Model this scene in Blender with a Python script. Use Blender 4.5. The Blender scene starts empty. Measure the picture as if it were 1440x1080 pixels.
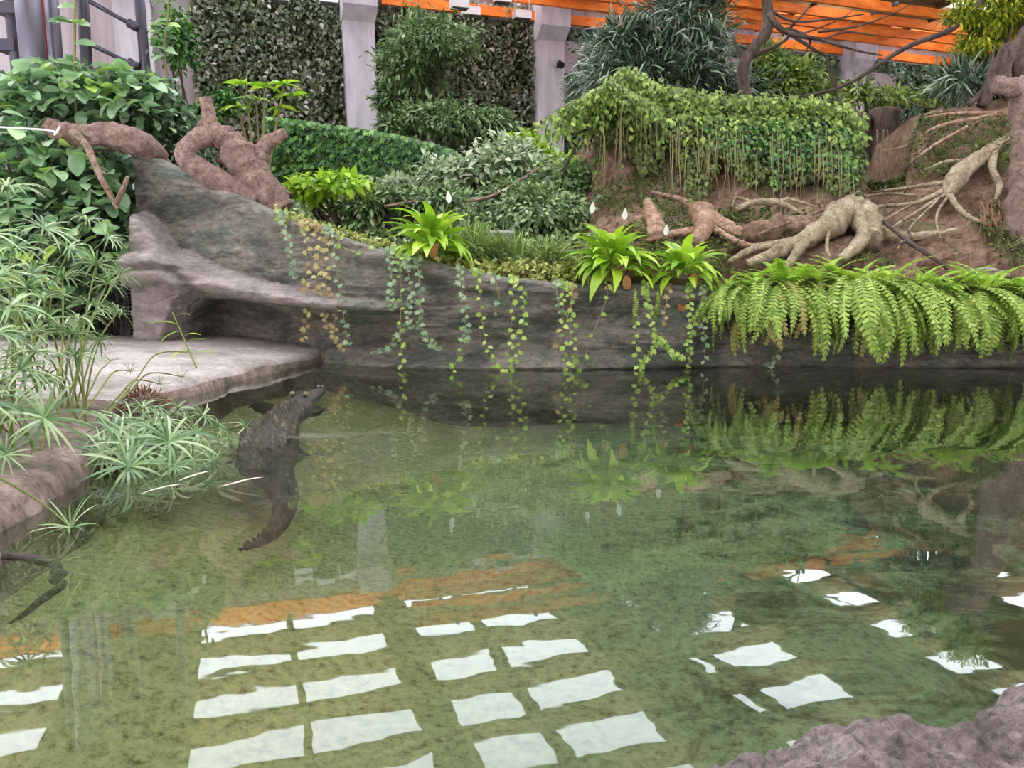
import bpy, math
import numpy as np
from mathutils import Vector, Matrix, noise

# ------------------------------------------------------------------ camera, sky, exposure
SC = bpy.context.scene
COL = SC.collection
PITCH, FPX, CAMH = math.radians(8.5), 1100.0, 0.9
cam_d = bpy.data.cameras.new('camera'); cam = bpy.data.objects.new('camera', cam_d); COL.objects.link(cam)
cam_d.sensor_width = 36.0; cam_d.lens = 36.0 * FPX / 1440.0; cam_d.clip_start = 0.05; cam_d.clip_end = 300
cam.location = (0, 0, CAMH); cam.rotation_euler = (math.pi / 2 - PITCH, 0, 0)
SC.camera = cam
W = bpy.data.worlds.new('overcast_sky'); SC.world = W; W.use_nodes = True
bg = W.node_tree.nodes['Background']; bg.inputs[0].default_value = (0.90, 0.93, 1.0, 1); bg.inputs[1].default_value = 7.0
SC.view_settings.view_transform = 'Standard'; SC.view_settings.look = 'None'
SC.view_settings.exposure = 0.12; SC.view_settings.gamma = 1.0; SC.view_settings.use_curve_mapping = False
SC.cycles.max_bounces = 8; SC.cycles.transparent_max_bounces = 12
SC.cycles.diffuse_bounces = 3; SC.cycles.glossy_bounces = 3; SC.cycles.sample_clamp_indirect = 6.0

rng = np.random.default_rng(11)
CP, SP = math.cos(PITCH), math.sin(PITCH)
def ray(x, y):
    u = (x - 720) / FPX; v = (540 - y) / FPX
    return u, CP + v * SP, -SP + v * CP
def P(x, y, Y):                       # point on a pixel's ray at forward distance Y
    a, b, c = ray(x, y); t = Y / b
    return Vector((a * t, Y, CAMH + c * t))
def Pw(x, y, z=0.0):                  # point on a pixel's ray at height z
    a, b, c = ray(x, y); t = (z - CAMH) / c
    return Vector((a * t, b * t, z))
def proj(X, Y, Z):
    dz = Z - CAMH; w = Y * CP - dz * SP; up = Y * SP + dz * CP
    return 720 + FPX * X / w, 540 - FPX * up / w
YAW = math.radians(19.2)              # the hall stands 19 degrees off the view
RA = Vector((math.cos(YAW), math.sin(YAW), 0)); RB = Vector((-math.sin(YAW), math.cos(YAW), 0))
def H(a, b, z): return RA * a + RB * b + Vector((0, 0, z))

# ------------------------------------------------------------------ materials
def new_mat(name):
    m = bpy.data.materials.new(name); m.use_nodes = True
    nt = m.node_tree
    return m, nt, nt.nodes, nt.links, nt.nodes['Principled BSDF']
def ramp(nodes, cols):
    r = nodes.new('ShaderNodeValToRGB'); e = r.color_ramp.elements
    while len(e) < len(cols): e.new(0.5)
    for i, c in enumerate(cols):
        pos = i / (len(cols) - 1); col = c
        if len(c) == 4: pos, col = c[0], c[1:]
        e[i].position = pos; e[i].color = (*col, 1)
    return r
def s2l(*c):                          # 0..255 sRGB to linear
    return tuple(((x / 255 + .055) / 1.055) ** 2.4 if x > 10 else x / 255 / 12.92 for x in c)
def m_noise(name, cols, scale=3.0, rough=.8, bump=.3, stretch=(1, 1, 1), detail=8, bscale=None, spec=.3, distort=0.0, bdist=.03, coord='pos', nrough=.65):
    m, nt, N, L, bs = new_mat(name)
    if coord == 'pos':
        g = N.new('ShaderNodeNewGeometry'); src = g.outputs['Position']
    else:
        g = N.new('ShaderNodeTexCoord'); src = g.outputs['Object']
    mp = N.new('ShaderNodeMapping'); mp.inputs['Scale'].default_value = stretch; L.new(src, mp.inputs[0])
    n = N.new('ShaderNodeTexNoise'); n.inputs['Scale'].default_value = scale; n.inputs['Detail'].default_value = detail
    n.inputs['Roughness'].default_value = nrough; n.inputs['Distortion'].default_value = distort
    L.new(mp.outputs[0], n.inputs['Vector'])
    r = ramp(N, cols); L.new(n.outputs[0], r.inputs[0]); L.new(r.outputs[0], bs.inputs['Base Color'])
    bs.inputs['Roughness'].default_value = rough; bs.inputs['Specular IOR Level'].default_value = spec
    if bump:
        n2 = N.new('ShaderNodeTexNoise'); n2.inputs['Scale'].default_value = bscale or scale * 3; n2.inputs['Detail'].default_value = 8
        L.new(mp.outputs[0], n2.inputs['Vector'])
        b = N.new('ShaderNodeBump'); b.inputs['Strength'].default_value = bump; b.inputs['Distance'].default_value = bdist
        L.new(n2.outputs[0], b.inputs['Height']); L.new(b.outputs[0], bs.inputs['Normal'])
    return m
def m_leaf(name, cols, rough=.4, trans=.3, spec=.4, var=.5):
    m, nt, N, L, bs = new_mat(name)
    g = N.new('ShaderNodeNewGeometry'); oi = N.new('ShaderNodeObjectInfo')
    a = N.new('ShaderNodeMath'); a.operation = 'ADD'
    L.new(g.outputs['Random Per Island'], a.inputs[0]); L.new(oi.outputs['Random'], a.inputs[1])
    fr = N.new('ShaderNodeMath'); fr.operation = 'FRACT'; L.new(a.outputs[0], fr.inputs[0])
    n = N.new('ShaderNodeTexNoise'); n.inputs['Scale'].default_value = 1.6; n.inputs['Detail'].default_value = 3; L.new(g.outputs['Position'], n.inputs['Vector'])
    mx = N.new('ShaderNodeMath'); mx.operation = 'MULTIPLY_ADD'; L.new(n.outputs[0], mx.inputs[0]); mx.inputs[1].default_value = .5
    L.new(fr.outputs[0], mx.inputs[2])
    sc = N.new('ShaderNodeMath'); sc.operation = 'MULTIPLY_ADD'; sc.inputs[1].default_value = .8; sc.inputs[2].default_value = -.1; L.new(mx.outputs[0], sc.inputs[0])
    r = ramp(N, cols); L.new(sc.outputs[0], r.inputs[0])
    L.new(r.outputs[0], bs.inputs['Base Color']); bs.inputs['Roughness'].default_value = rough; bs.inputs['Specular IOR Level'].default_value = spec
    tr = N.new('ShaderNodeBsdfTranslucent'); L.new(r.outputs[0], tr.inputs[0])
    ms = N.new('ShaderNodeMixShader'); ms.inputs[0].default_value = trans
    L.new(bs.outputs[0], ms.inputs[1]); L.new(tr.outputs[0], ms.inputs[2]); L.new(ms.outputs[0], N['Material Output'].inputs[0])
    return m
def m_plain(name, col, rough=.5, metal=0.0, spec=.4):
    m, nt, N, L, bs = new_mat(name)
    bs.inputs['Base Color'].default_value = (*col, 1); bs.inputs['Roughness'].default_value = rough
    bs.inputs['Metallic'].default_value = metal; bs.inputs['Specular IOR Level'].default_value = spec
    return m
def m_rough(name, cols, scale=2.0, fine=30.0, contrast=.75, rough=.85, stretch=(1, 1, 1), bump=1.0, bdist=.04, spec=.2, distort=.5, bscale=None):
    """patchy large-scale colour times a fine grain, with relief at two scales"""
    m, nt, N, L, bs = new_mat(name)
    g = N.new('ShaderNodeNewGeometry'); mp = N.new('ShaderNodeMapping'); mp.inputs['Scale'].default_value = stretch; L.new(g.outputs['Position'], mp.inputs[0])
    def nn(sc, det, ro, di):
        n = N.new('ShaderNodeTexNoise'); n.inputs['Scale'].default_value = sc; n.inputs['Detail'].default_value = det; n.inputs['Roughness'].default_value = ro; n.inputs['Distortion'].default_value = di
        L.new(mp.outputs[0], n.inputs['Vector']); return n
    n1 = nn(scale, 8, .65, distort); r1 = ramp(N, cols); L.new(n1.outputs[0], r1.inputs[0])
    n2 = nn(fine, 6, .75, distort); r2 = ramp(N, [(.32, .22, .22, .22), (.5, .8, .8, .8), (.66, 1.3, 1.3, 1.3)]); L.new(n2.outputs[0], r2.inputs[0])
    mu = N.new('ShaderNodeMix'); mu.data_type = 'RGBA'; mu.blend_type = 'MULTIPLY'; mu.inputs[0].default_value = contrast; L.new(r1.outputs[0], mu.inputs[6]); L.new(r2.outputs[0], mu.inputs[7])
    L.new(mu.outputs[2], bs.inputs['Base Color']); bs.inputs['Roughness'].default_value = rough; bs.inputs['Specular IOR Level'].default_value = spec
    n3 = nn(bscale or fine * .4, 8, .7, distort); b1 = N.new('ShaderNodeBump'); b1.inputs['Strength'].default_value = bump; b1.inputs['Distance'].default_value = bdist; L.new(n3.outputs[0], b1.inputs['Height'])
    b2 = N.new('ShaderNodeBump'); b2.inputs['Strength'].default_value = bump; b2.inputs['Distance'].default_value = bdist * .4; L.new(n2.outputs[0], b2.inputs['Height']); L.new(b1.outputs[0], b2.inputs['Normal']); L.new(b2.outputs[0], bs.inputs['Normal'])
    return m
MT = {}
MT['wall_rock'] = m_rough('pond_wall_rock', [(.25, *s2l(56, 62, 56)), (.42, *s2l(108, 110, 100)), (.55, *s2l(158, 150, 140)), (.64, *s2l(112, 126, 112)), (.78, *s2l(182, 174, 164))], 1.1, 11, .75, .75, (1, 1, 2.6), 1.0, .06, .3, .6, 4)
MT['wall_pale'] = m_rough('pale_root_shaped_rock', [(.25, *s2l(104, 98, 92)), (.45, *s2l(160, 150, 144)), (.6, *s2l(188, 176, 172)), (.78, *s2l(150, 150, 138))], 1.4, 12, .6, .75, (1, 1, 2.2), 1.0, .05, .3, .5, 5)
MT['concrete'] = m_noise('board_marked_concrete', [(.25, *s2l(150, 138, 138)), (.5, *s2l(186, 174, 176)), (.8, *s2l(206, 198, 202))], .8, .85, .15, (6, 6, .4), 8, 3, .2)
MT['pale_concrete'] = m_noise('pale_concrete', [(.25, *s2l(170, 164, 170)), (.55, *s2l(204, 198, 206)), (.8, *s2l(222, 218, 224))], 1.2, .85, .1, (3, 3, .7), 8, 4, .2)
MT['slab'] = m_rough('beach_concrete', [(.25, *s2l(118, 108, 100)), (.45, *s2l(162, 152, 146)), (.62, *s2l(190, 180, 176)), (.8, *s2l(166, 146, 138))], 2.2, 20, .45, .7, (1, 1, 1), .6, .02, .3, .4)
MT['bank'] = m_rough('bank_concrete', [(.25, *s2l(56, 56, 44)), (.42, *s2l(112, 102, 88)), (.6, *s2l(166, 146, 134)), (.8, *s2l(136, 124, 106))], 2.4, 18, .75, .8, (1, 1, 1), 1.0, .04, .3, .5)
MT['soil'] = m_rough('red_brown_soil', [(.25, *s2l(92, 76, 60)), (.42, *s2l(150, 122, 100)), (.55, *s2l(190, 156, 134)), (.66, *s2l(140, 136, 98)), (.8, *s2l(208, 176, 156))], 1.5, 16, .85, .95, (1, 1, 1), 1.0, .12, .1, .3, 5)
MT['bed'] = m_noise('planter_soil', [(.3, *s2l(38, 34, 22)), (.5, *s2l(66, 64, 36)), (.7, *s2l(92, 80, 54))], 3, .95, .8, (1, 1, 1), 8, 12, .1)
MT['driftwood'] = m_rough('brown_driftwood', [(.25, *s2l(102, 82, 74)), (.5, *s2l(160, 132, 120)), (.75, *s2l(196, 170, 160))], 4, 26, .85, .8, (1, 1, 1), 1.0, .04, .2, .8)
MT['root'] = m_rough('pale_root_bark', [(.25, *s2l(116, 104, 78)), (.5, *s2l(174, 158, 128)), (.75, *s2l(210, 196, 170))], 5, 32, .85, .85, (1, 1, 1), 1.0, .03, .2, .8)
MT['red_root'] = m_rough('reddish_root_bark', [(.25, *s2l(124, 98, 78)), (.5, *s2l(178, 144, 120)), (.75, *s2l(214, 186, 162))], 5, 32, .85, .9, (1, 1, 1), 1.0, .03, .15, .8)
MT['bark'] = m_rough('dark_bark', [(.3, *s2l(58, 48, 42)), (.6, *s2l(106, 92, 82)), (.8, *s2l(142, 128, 118))], 4, 24, .8, .9, (1, 1, .4), 1.0, .03, .15, .6)
MT['twig'] = m_noise('dark_twig_bark', [(.3, *s2l(40, 33, 30)), (.7, *s2l(92, 78, 70))], 8, .85, .3)
MT['pale_twig'] = m_rough('pale_twig_bark', [(.3, *s2l(96, 74, 60)), (.5, *s2l(150, 126, 108)), (.7, *s2l(200, 178, 160))], 14, 40, .8, .85, (1, 1, 1), 1.0, .02, .2, .5)
MT['boulder'] = m_rough('grey_pink_boulder', [(.25, *s2l(80, 70, 68)), (.42, *s2l(124, 110, 106)), (.58, *s2l(156, 142, 138)), (.75, *s2l(184, 172, 170))], 4, 45, .95, .7, (1, 1, 1), 1.0, .03, .3, .15, 12)
MT['steel'] = m_plain('painted_steel', s2l(74, 72, 84), .35, .4)
MT['steel_pale'] = m_plain('galvanised_pipe', s2l(112, 110, 122), .3, .6)
MT['red_pipe'] = m_plain('red_painted_pipe', s2l(130, 54, 58), .45)
MT['white_metal'] = m_plain('white_lamp_housing', s2l(236, 236, 240), .4)
MT['cable'] = m_plain('grey_cable', s2l(190, 190, 192), .5)
MT['rope'] = m_plain('white_rope', s2l(226, 222, 224), .8)
MT['wire'] = m_plain('wire_mesh_metal', s2l(120, 116, 118), .5, .5)
MT['dark'] = m_plain('black_and_opening_shade', s2l(26, 26, 24), .9)  # black of the spotlight; on the gate sheet it paints the opening's shade
MT['orange'] = m_noise('orange_glulam', [(.3, *s2l(206, 92, 28)), (.55, *s2l(240, 128, 48)), (.8, *s2l(252, 160, 78))], 1.0, .5, .1, (.5, 6, 6), 6, 6, .3)
MT['deck'] = m_noise('brown_roof_board', [(.3, *s2l(112, 88, 58)), (.6, *s2l(142, 114, 78)), (.8, *s2l(168, 138, 96))], 1.0, .7, .1, (.5, 4, 4), 6, 6, .2)
MT['white'] = m_leaf('white_spathe', [s2l(228, 224, 226), s2l(244, 240, 244)], .5, .25)
MT['stem'] = m_leaf('green_stem', [s2l(96, 110, 48), s2l(140, 150, 78)], .5, .1)
MT['tan_stem'] = m_leaf('tan_vine_stem', [s2l(112, 98, 66), s2l(150, 140, 96)], .6, .1)
# leaf colours
MT['broad'] = m_leaf('broad_leaf_green', [(0, *s2l(82, 118, 76)), (.35, *s2l(124, 162, 114)), (.7, *s2l(166, 196, 152)), (.88, *s2l(164, 200, 96)), (1, *s2l(184, 216, 100))], .3, .3, .6)
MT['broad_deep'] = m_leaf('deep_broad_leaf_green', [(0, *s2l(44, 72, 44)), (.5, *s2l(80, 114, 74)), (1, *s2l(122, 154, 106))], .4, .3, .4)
MT['papyrus'] = m_leaf('papyrus_blade', [(0, *s2l(58, 92, 50)), (.35, *s2l(96, 132, 78)), (.65, *s2l(142, 172, 112)), (1, *s2l(204, 218, 178))], .35, .3, .6)
MT['lily'] = m_leaf('peace_lily_leaf', [(0, *s2l(96, 140, 34)), (.4, *s2l(140, 182, 44)), (.8, *s2l(178, 212, 64)), (1, *s2l(200, 224, 100))], .3, .35, .5)
MT['lily_dead'] = m_leaf('withered_leaf', [s2l(200, 132, 76), s2l(222, 178, 130)], .6, .3)
MT['fern'] = m_leaf('fern_frond', [(0, *s2l(104, 136, 54)), (.4, *s2l(138, 168, 72)), (.75, *s2l(168, 192, 90)), (1, *s2l(196, 210, 124))], .5, .35, .3)
MT['fern_new'] = m_leaf('young_fern_frond', [(0, *s2l(120, 158, 48)), (.5, *s2l(158, 194, 66)), (1, *s2l(192, 220, 96))], .5, .4, .3)
MT['fern_old'] = m_leaf('old_fern_frond', [(0, *s2l(120, 128, 66)), (.5, *s2l(164, 166, 92)), (1, *s2l(190, 160, 110))], .6, .3, .2)
MT['ivy'] = m_leaf('ivy_dark', [(0, *s2l(24, 52, 20)), (.4, *s2l(48, 92, 34)), (.75, *s2l(84, 134, 52)), (1, *s2l(140, 184, 84))], .4, .25, .4)
MT['ivy_lime'] = m_leaf('ivy_lime', [(0, *s2l(58, 76, 32)), (.35, *s2l(98, 122, 54)), (.7, *s2l(140, 164, 78)), (1, *s2l(180, 200, 106))], .5, .3, .3)
MT['ivy_dull'] = m_leaf('ivy_dull', [(0, *s2l(48, 58, 30)), (.5, *s2l(84, 100, 48)), (1, *s2l(126, 138, 72))], .5, .3, .3)
MT['living'] = m_leaf('living_wall_leaf', [(0, *s2l(36, 44, 30)), (.25, *s2l(72, 92, 54)), (.55, *s2l(116, 130, 90)), (.78, *s2l(156, 160, 138)), (.94, *s2l(206, 200, 200)), (1, *s2l(176, 130, 120))], .4, .2, .5)
MT['living2'] = m_leaf('living_wall_teal_leaf', [(0, *s2l(54, 78, 62)), (.4, *s2l(100, 134, 104)), (.75, *s2l(146, 176, 144)), (.95, *s2l(196, 208, 190)), (1, *s2l(206, 130, 110))], .45, .2, .4)
MT['shrub'] = m_leaf('shrub_leaf', [(0, *s2l(46, 70, 38)), (.4, *s2l(88, 118, 66)), (.75, *s2l(132, 160, 98)), (1, *s2l(194, 208, 160))], .38, .3, .5)
MT['pale_shrub'] = m_leaf('pale_shrub_leaf', [(0, *s2l(84, 108, 68)), (.4, *s2l(142, 166, 118)), (.8, *s2l(200, 210, 180)), (1, *s2l(232, 234, 222))], .4, .3, .4)
MT['lime_shrub'] = m_leaf('lime_shrub_leaf', [(0, *s2l(96, 136, 34)), (.5, *s2l(150, 190, 48)), (1, *s2l(196, 224, 84))], .4, .4, .4)
MT['dark_tree'] = m_leaf('dark_tree_leaf', [(0, *s2l(34, 50, 40)), (.4, *s2l(68, 92, 68)), (.75, *s2l(116, 138, 106)), (1, *s2l(186, 198, 174))], .35, .25, .6)
MT['cover'] = m_leaf('ground_cover_leaf', [(0, *s2l(92, 104, 44)), (.4, *s2l(146, 156, 78)), (.75, *s2l(188, 192, 116)), (1, *s2l(214, 208, 150))], .5, .3, .3)
MT['vine'] = m_leaf('vine_leaf', [(0, *s2l(100, 136, 50)), (.5, *s2l(150, 184, 80)), (1, *s2l(190, 214, 120))], .45, .35, .4)
MT['vine_brown'] = m_leaf('dry_vine_leaf', [(0, *s2l(128, 106, 72)), (.5, *s2l(176, 158, 112)), (1, *s2l(184, 186, 116))], .6, .3, .2)
MT['vine_teal'] = m_leaf('grey_vine_leaf', [(0, *s2l(84, 112, 80)), (.5, *s2l(126, 154, 116)), (1, *s2l(170, 190, 150))], .45, .3, .4)
MT['grass'] = m_leaf('grass_blade', [(0, *s2l(70, 100, 40)), (.5, *s2l(122, 150, 72)), (1, *s2l(186, 200, 130))], .5, .3, .3)
MT['yellow_tree'] = m_leaf('yellow_green_tree_leaf', [(0, *s2l(70, 92, 24)), (.5, *s2l(130, 150, 36)), (1, *s2l(204, 190, 60))], .45, .4, .3)
MT['hanging_root'] = m_leaf('hanging_root_fibre', [s2l(112, 80, 60), s2l(166, 128, 104)], .8, .1)
MT['bleached'] = m_leaf('bleached_dead_leaf', [s2l(216, 204, 184), s2l(238, 226, 208)], .6, .2)
MT['croc'] = m_rough('crocodile_hide', [(.3, *s2l(28, 27, 23)), (.5, *s2l(52, 49, 41)), (.7, *s2l(92, 86, 72))], 9, 50, .9, .45, (1, 1, 1), 1.0, .015, .4, .3)
MT['scute'] = m_rough('crocodile_scute', [(.3, *s2l(52, 50, 42)), (.55, *s2l(98, 92, 76)), (.75, *s2l(176, 166, 142))], 14, 60, .6, .4, (1, 1, 1), .6, .006, .5, .5)
MT['eye'] = m_plain('crocodile_eye', s2l(150, 120, 40), .1)
MT['sunken'] = m_noise('sunken_stick', [(.3, *s2l(30, 26, 20)), (.7, *s2l(76, 62, 52))], 20, .5, .4)

def pond_floor_mat():
    m, nt, N, L, bs = new_mat('pond_floor_algae')
    g = N.new('ShaderNodeNewGeometry')
    n1 = N.new('ShaderNodeTexNoise'); n1.inputs['Scale'].default_value = .45; n1.inputs['Detail'].default_value = 3; L.new(g.outputs['Position'], n1.inputs['Vector'])
    sep = N.new('ShaderNodeSeparateXYZ'); L.new(g.outputs['Position'], sep.inputs[0])
    ax = N.new('ShaderNodeMath'); ax.operation = 'MULTIPLY_ADD'; L.new(sep.outputs[0], ax.inputs[0]); ax.inputs[1].default_value = .14; L.new(n1.outputs[0], ax.inputs[2])
    r1 = ramp(N, [(.2, *s2l(186, 182, 136)), (.5, *s2l(158, 164, 136)), (.85, *s2l(126, 152, 130))]); L.new(ax.outputs[0], r1.inputs[0])
    n2 = N.new('ShaderNodeTexNoise'); n2.inputs['Scale'].default_value = 28; n2.inputs['Detail'].default_value = 8; n2.inputs['Roughness'].default_value = .8; L.new(g.outputs['Position'], n2.inputs['Vector'])
    r2 = ramp(N, [(.34, .12, .13, .1), (.48, .7, .7, .64), (.62, 1, 1, .92)]); L.new(n2.outputs[0], r2.inputs[0])
    mu = N.new('ShaderNodeMix'); mu.data_type = 'RGBA'; mu.blend_type = 'MULTIPLY'; mu.inputs[0].default_value = .95
    L.new(r1.outputs[0], mu.inputs[6]); L.new(r2.outputs[0], mu.inputs[7])
    # dark algae streaks growing over the deep side
    mp = N.new('ShaderNodeMapping'); mp.inputs['Scale'].default_value = (1.0, 1.4, 1); L.new(g.outputs['Position'], mp.inputs[0])
    n3 = N.new('ShaderNodeTexNoise'); n3.inputs['Scale'].default_value = 1.9; n3.inputs['Detail'].default_value = 12; n3.inputs['Roughness'].default_value = .8; n3.inputs['Distortion'].default_value = .8; L.new(mp.outputs[0], n3.inputs['Vector'])
    ax3 = N.new('ShaderNodeMath'); ax3.operation = 'MULTIPLY_ADD'; L.new(sep.outputs[0], ax3.inputs[0]); ax3.inputs[1].default_value = .075; L.new(n3.outputs[0], ax3.inputs[2])
    r3 = ramp(N, [(.56, 0, 0, 0), (.70, 1, 1, 1)]); L.new(ax3.outputs[0], r3.inputs[0])
    mx = N.new('ShaderNodeMix'); mx.data_type = 'RGBA'; L.new(r3.outputs[0], mx.inputs[0]); L.new(mu.outputs[2], mx.inputs[6]); mx.inputs[7].default_value = (*s2l(48, 58, 38), 1)
    L.new(mx.outputs[2], bs.inputs['Base Color']); bs.inputs['Roughness'].default_value = .9
    b = N.new('ShaderNodeBump'); b.inputs['Strength'].default_value = .5; b.inputs['Distance'].default_value = .02; L.new(n2.outputs[0], b.inputs['Height']); L.new(b.outputs[0], bs.inputs['Normal'])
    return m
def water_mat():
    m, nt, N, L, bs = new_mat('pond_water'); N.remove(bs)
    g = N.new('ShaderNodeNewGeometry')
    mp = N.new('ShaderNodeMapping'); mp.inputs['Scale'].default_value = (1.0, 1.5, 1); L.new(g.outputs['Position'], mp.inputs[0])
    n = N.new('ShaderNodeTexNoise'); n.inputs['Scale'].default_value = 2.2; n.inputs['Detail'].default_value = 3; n.inputs['Roughness'].default_value = .45; L.new(mp.outputs[0], n.inputs['Vector'])
    bp = N.new('ShaderNodeBump'); bp.inputs['Strength'].default_value = .06; bp.inputs['Distance'].default_value = .02; L.new(n.outputs[0], bp.inputs['Height'])
    dt = N.new('ShaderNodeVectorMath'); dt.operation = 'DOT_PRODUCT'; L.new(g.outputs['Incoming'], dt.inputs[0]); L.new(bp.outputs[0], dt.inputs[1])
    ab = N.new('ShaderNodeMath'); ab.operation = 'ABSOLUTE'; L.new(dt.outputs['Value'], ab.inputs[0])
    om = N.new('ShaderNodeMath'); om.operation = 'SUBTRACT'; om.inputs[0].default_value = 1; L.new(ab.outputs[0], om.inputs[1]); om.use_clamp = True
    pw = N.new('ShaderNodeMath'); pw.operation = 'POWER'; L.new(om.outputs[0], pw.inputs[0]); pw.inputs[1].default_value = 4.0
    sc = N.new('ShaderNodeMath'); sc.operation = 'MULTIPLY_ADD'; L.new(pw.outputs[0], sc.inputs[0]); sc.inputs[1].default_value = .94; sc.inputs[2].default_value = .06
    tr = N.new('ShaderNodeBsdfTransparent'); tr.inputs[0].default_value = (.62, .68, .585, 1)
    gl = N.new('ShaderNodeBsdfGlossy'); gl.inputs['Roughness'].default_value = .015; L.new(bp.outputs[0], gl.inputs['Normal'])
    ms = N.new('ShaderNodeMixShader'); L.new(sc.outputs[0], ms.inputs[0]); L.new(tr.outputs[0], ms.inputs[1]); L.new(gl.outputs[0], ms.inputs[2])
    L.new(ms.outputs[0], N['Material Output'].inputs[0])
    return m
MT['pond_floor'] = pond_floor_mat(); MT['water'] = water_mat()

# ------------------------------------------------------------------ mesh helpers
def link(o, parent=None):
    COL.objects.link(o)
    if parent is not None: o.parent = parent
    return o
def tag(o, label=None, cat=None, group=None, kind=None):
    if label: o['label'] = label
    if cat: o['category'] = cat
    if group: o['group'] = group
    if kind: o['kind'] = kind
    return o
def empty(name, loc, label=None, cat=None, group=None):
    o = bpy.data.objects.new(name, None); o.empty_display_size = .05; o.location = loc; COL.objects.link(o)
    return tag(o, label, cat, group)
def np_mesh(name, V, F, mat, smooth=False):
    me = bpy.data.meshes.new(name)
    V = np.asarray(V, dtype=np.float32); me.vertices.add(len(V)); me.vertices.foreach_set('co', V.ravel())
    F = np.asarray(F, dtype=np.int32); k = F.shape[1]
    me.loops.add(F.size); me.loops.foreach_set('vertex_index', F.ravel())
    me.polygons.add(len(F)); me.polygons.foreach_set('loop_start', np.arange(0, F.size, k, dtype=np.int32))
    me.polygons.foreach_set('loop_total', np.full(len(F), k, dtype=np.int32))
    if smooth: me.polygons.foreach_set('use_smooth', np.ones(len(F), dtype=bool))
    me.materials.append(MT[mat]); me.update(calc_edges=True)
    return me
def np_obj(name, V, F, mat, parent=None, smooth=False, off=None):
    V = np.asarray(V, dtype=np.float32)
    if off is not None: V = V - np.array(off, dtype=np.float32)
    return link(bpy.data.objects.new(name, np_mesh(name, V, F, mat, smooth)), parent)
class MB:
    def __init__(s): s.v = []; s.f = []
    def add(s, V, F):
        o = len(s.v); s.v += [tuple(p) for p in V]; s.f += [tuple(i + o for i in q) for q in F]; return s
    def box(s, c, d, ax=None, ay=None, az=None):      # centre, full sizes, axes
        ax = ax or Vector((1, 0, 0)); ay = ay or Vector((0, 1, 0)); az = az or Vector((0, 0, 1)); c = Vector(c)
        V = [c + ax * (i * d[0] / 2) + ay * (j * d[1] / 2) + az * (k * d[2] / 2) for k in (-1, 1) for j in (-1, 1) for i in (-1, 1)]
        return s.add(V, [(0, 2, 3, 1), (4, 5, 7, 6), (0, 1, 5, 4), (2, 6, 7, 3), (0, 4, 6, 2), (1, 3, 7, 5)])
    def tube(s, pts, rad, n=8, sub=4, wob=0.0, flat=1.0, seed=0.0, cap=True):
        V, F = tube(pts, rad, n, sub, wob, flat, seed, cap); return s.add(V, F)
    def build(s, name, mat, parent=None, smooth=False, off=None):
        me = bpy.data.meshes.new(name)
        V = s.v if off is None else [(p[0] - off[0], p[1] - off[1], p[2] - off[2]) for p in s.v]
        me.from_pydata(V, [], s.f); me.materials.append(MT[mat])
        if smooth: me.polygons.foreach_set('use_smooth', np.ones(len(me.polygons), dtype=bool))
        me.update()
        return link(bpy.data.objects.new(name, me), parent)
def spline(pts, rad, sub):
    pts = [Vector(p) for p in pts]
    if isinstance(rad, (int, float)): rad = [rad] * len(pts)
    if len(pts) == 2: sub = max(1, sub)
    out, rr = [], []
    for i in range(len(pts) - 1):
        p0 = pts[max(i - 1, 0)]; p1 = pts[i]; p2 = pts[i + 1]; p3 = pts[min(i + 2, len(pts) - 1)]
        for k in range(sub):
            t = k / sub; t2 = t * t; t3 = t2 * t
            out.append(.5 * ((2 * p1) + (p2 - p0) * t + (2 * p0 - 5 * p1 + 4 * p2 - p3) * t2 + (3 * p1 - p0 - 3 * p2 + p3) * t3))
            rr.append(rad[i] * (1 - t) + rad[i + 1] * t)
    out.append(pts[-1]); rr.append(rad[-1])
    return out, rr
def tube(pts, rad, n=8, sub=4, wob=0.0, flat=1.0, seed=0.0, cap=True):
    pts, rr = spline(pts, rad, sub)
    V, F = [], []
    ref = None
    for i, p in enumerate(pts):
        d = (pts[min(i + 1, len(pts) - 1)] - pts[max(i - 1, 0)])
        d = d.normalized() if d.length > 1e-9 else Vector((0, 0, 1))
        if ref is None: ref = Vector((0, 0, 1)) if abs(d.z) < .9 else Vector((1, 0, 0))
        x = d.cross(ref).normalized(); z = x.cross(d).normalized(); ref = z
        for k in range(n):
            a = 2 * math.pi * k / n; r = rr[i]
            q = x * math.cos(a) + z * (math.sin(a) * flat)
            if wob: r *= 1 + wob * noise.noise((p + q * rr[i]) * (0.5 / max(rr[i], .01)) + Vector((seed, 0, 0))) + (.22 * noise.fractal(Vector((q.x * 2.2, q.y * 2.2, q.z * 2.2)) + p * 5 + Vector((seed, 0, 0)), .8, 2, 4) if n >= 12 else 0)
            V.append(p + q * r)
    m = len(pts)
    for i in range(m - 1):
        for k in range(n): F.append((i * n + k, i * n + (k + 1) % n, (i + 1) * n + (k + 1) % n, (i + 1) * n + k))
    if cap:
        F.append(tuple(reversed(range(n)))); F.append(tuple((m - 1) * n + k for k in range(n)))
    return V, F
def tube_obj(name, pts, rad, mat, parent=None, n=8, sub=4, wob=0.0, seed=0.0, off=None):
    return MB().tube(pts, rad, n, sub, wob, 1.0, seed).build(name, mat, parent, True, off)
def grid_faces(nr, nc):
    i = np.arange(nr - 1)[:, None] * nc + np.arange(nc - 1)[None, :]
    i = i.ravel(); return np.stack([i, i + 1, i + nc + 1, i + nc], 1)
def nz(p, s=1.0, o=0.0): return noise.fractal(Vector((p[0] * s + o, p[1] * s, p[2] * s)), .9, 2.0, 5)

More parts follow.
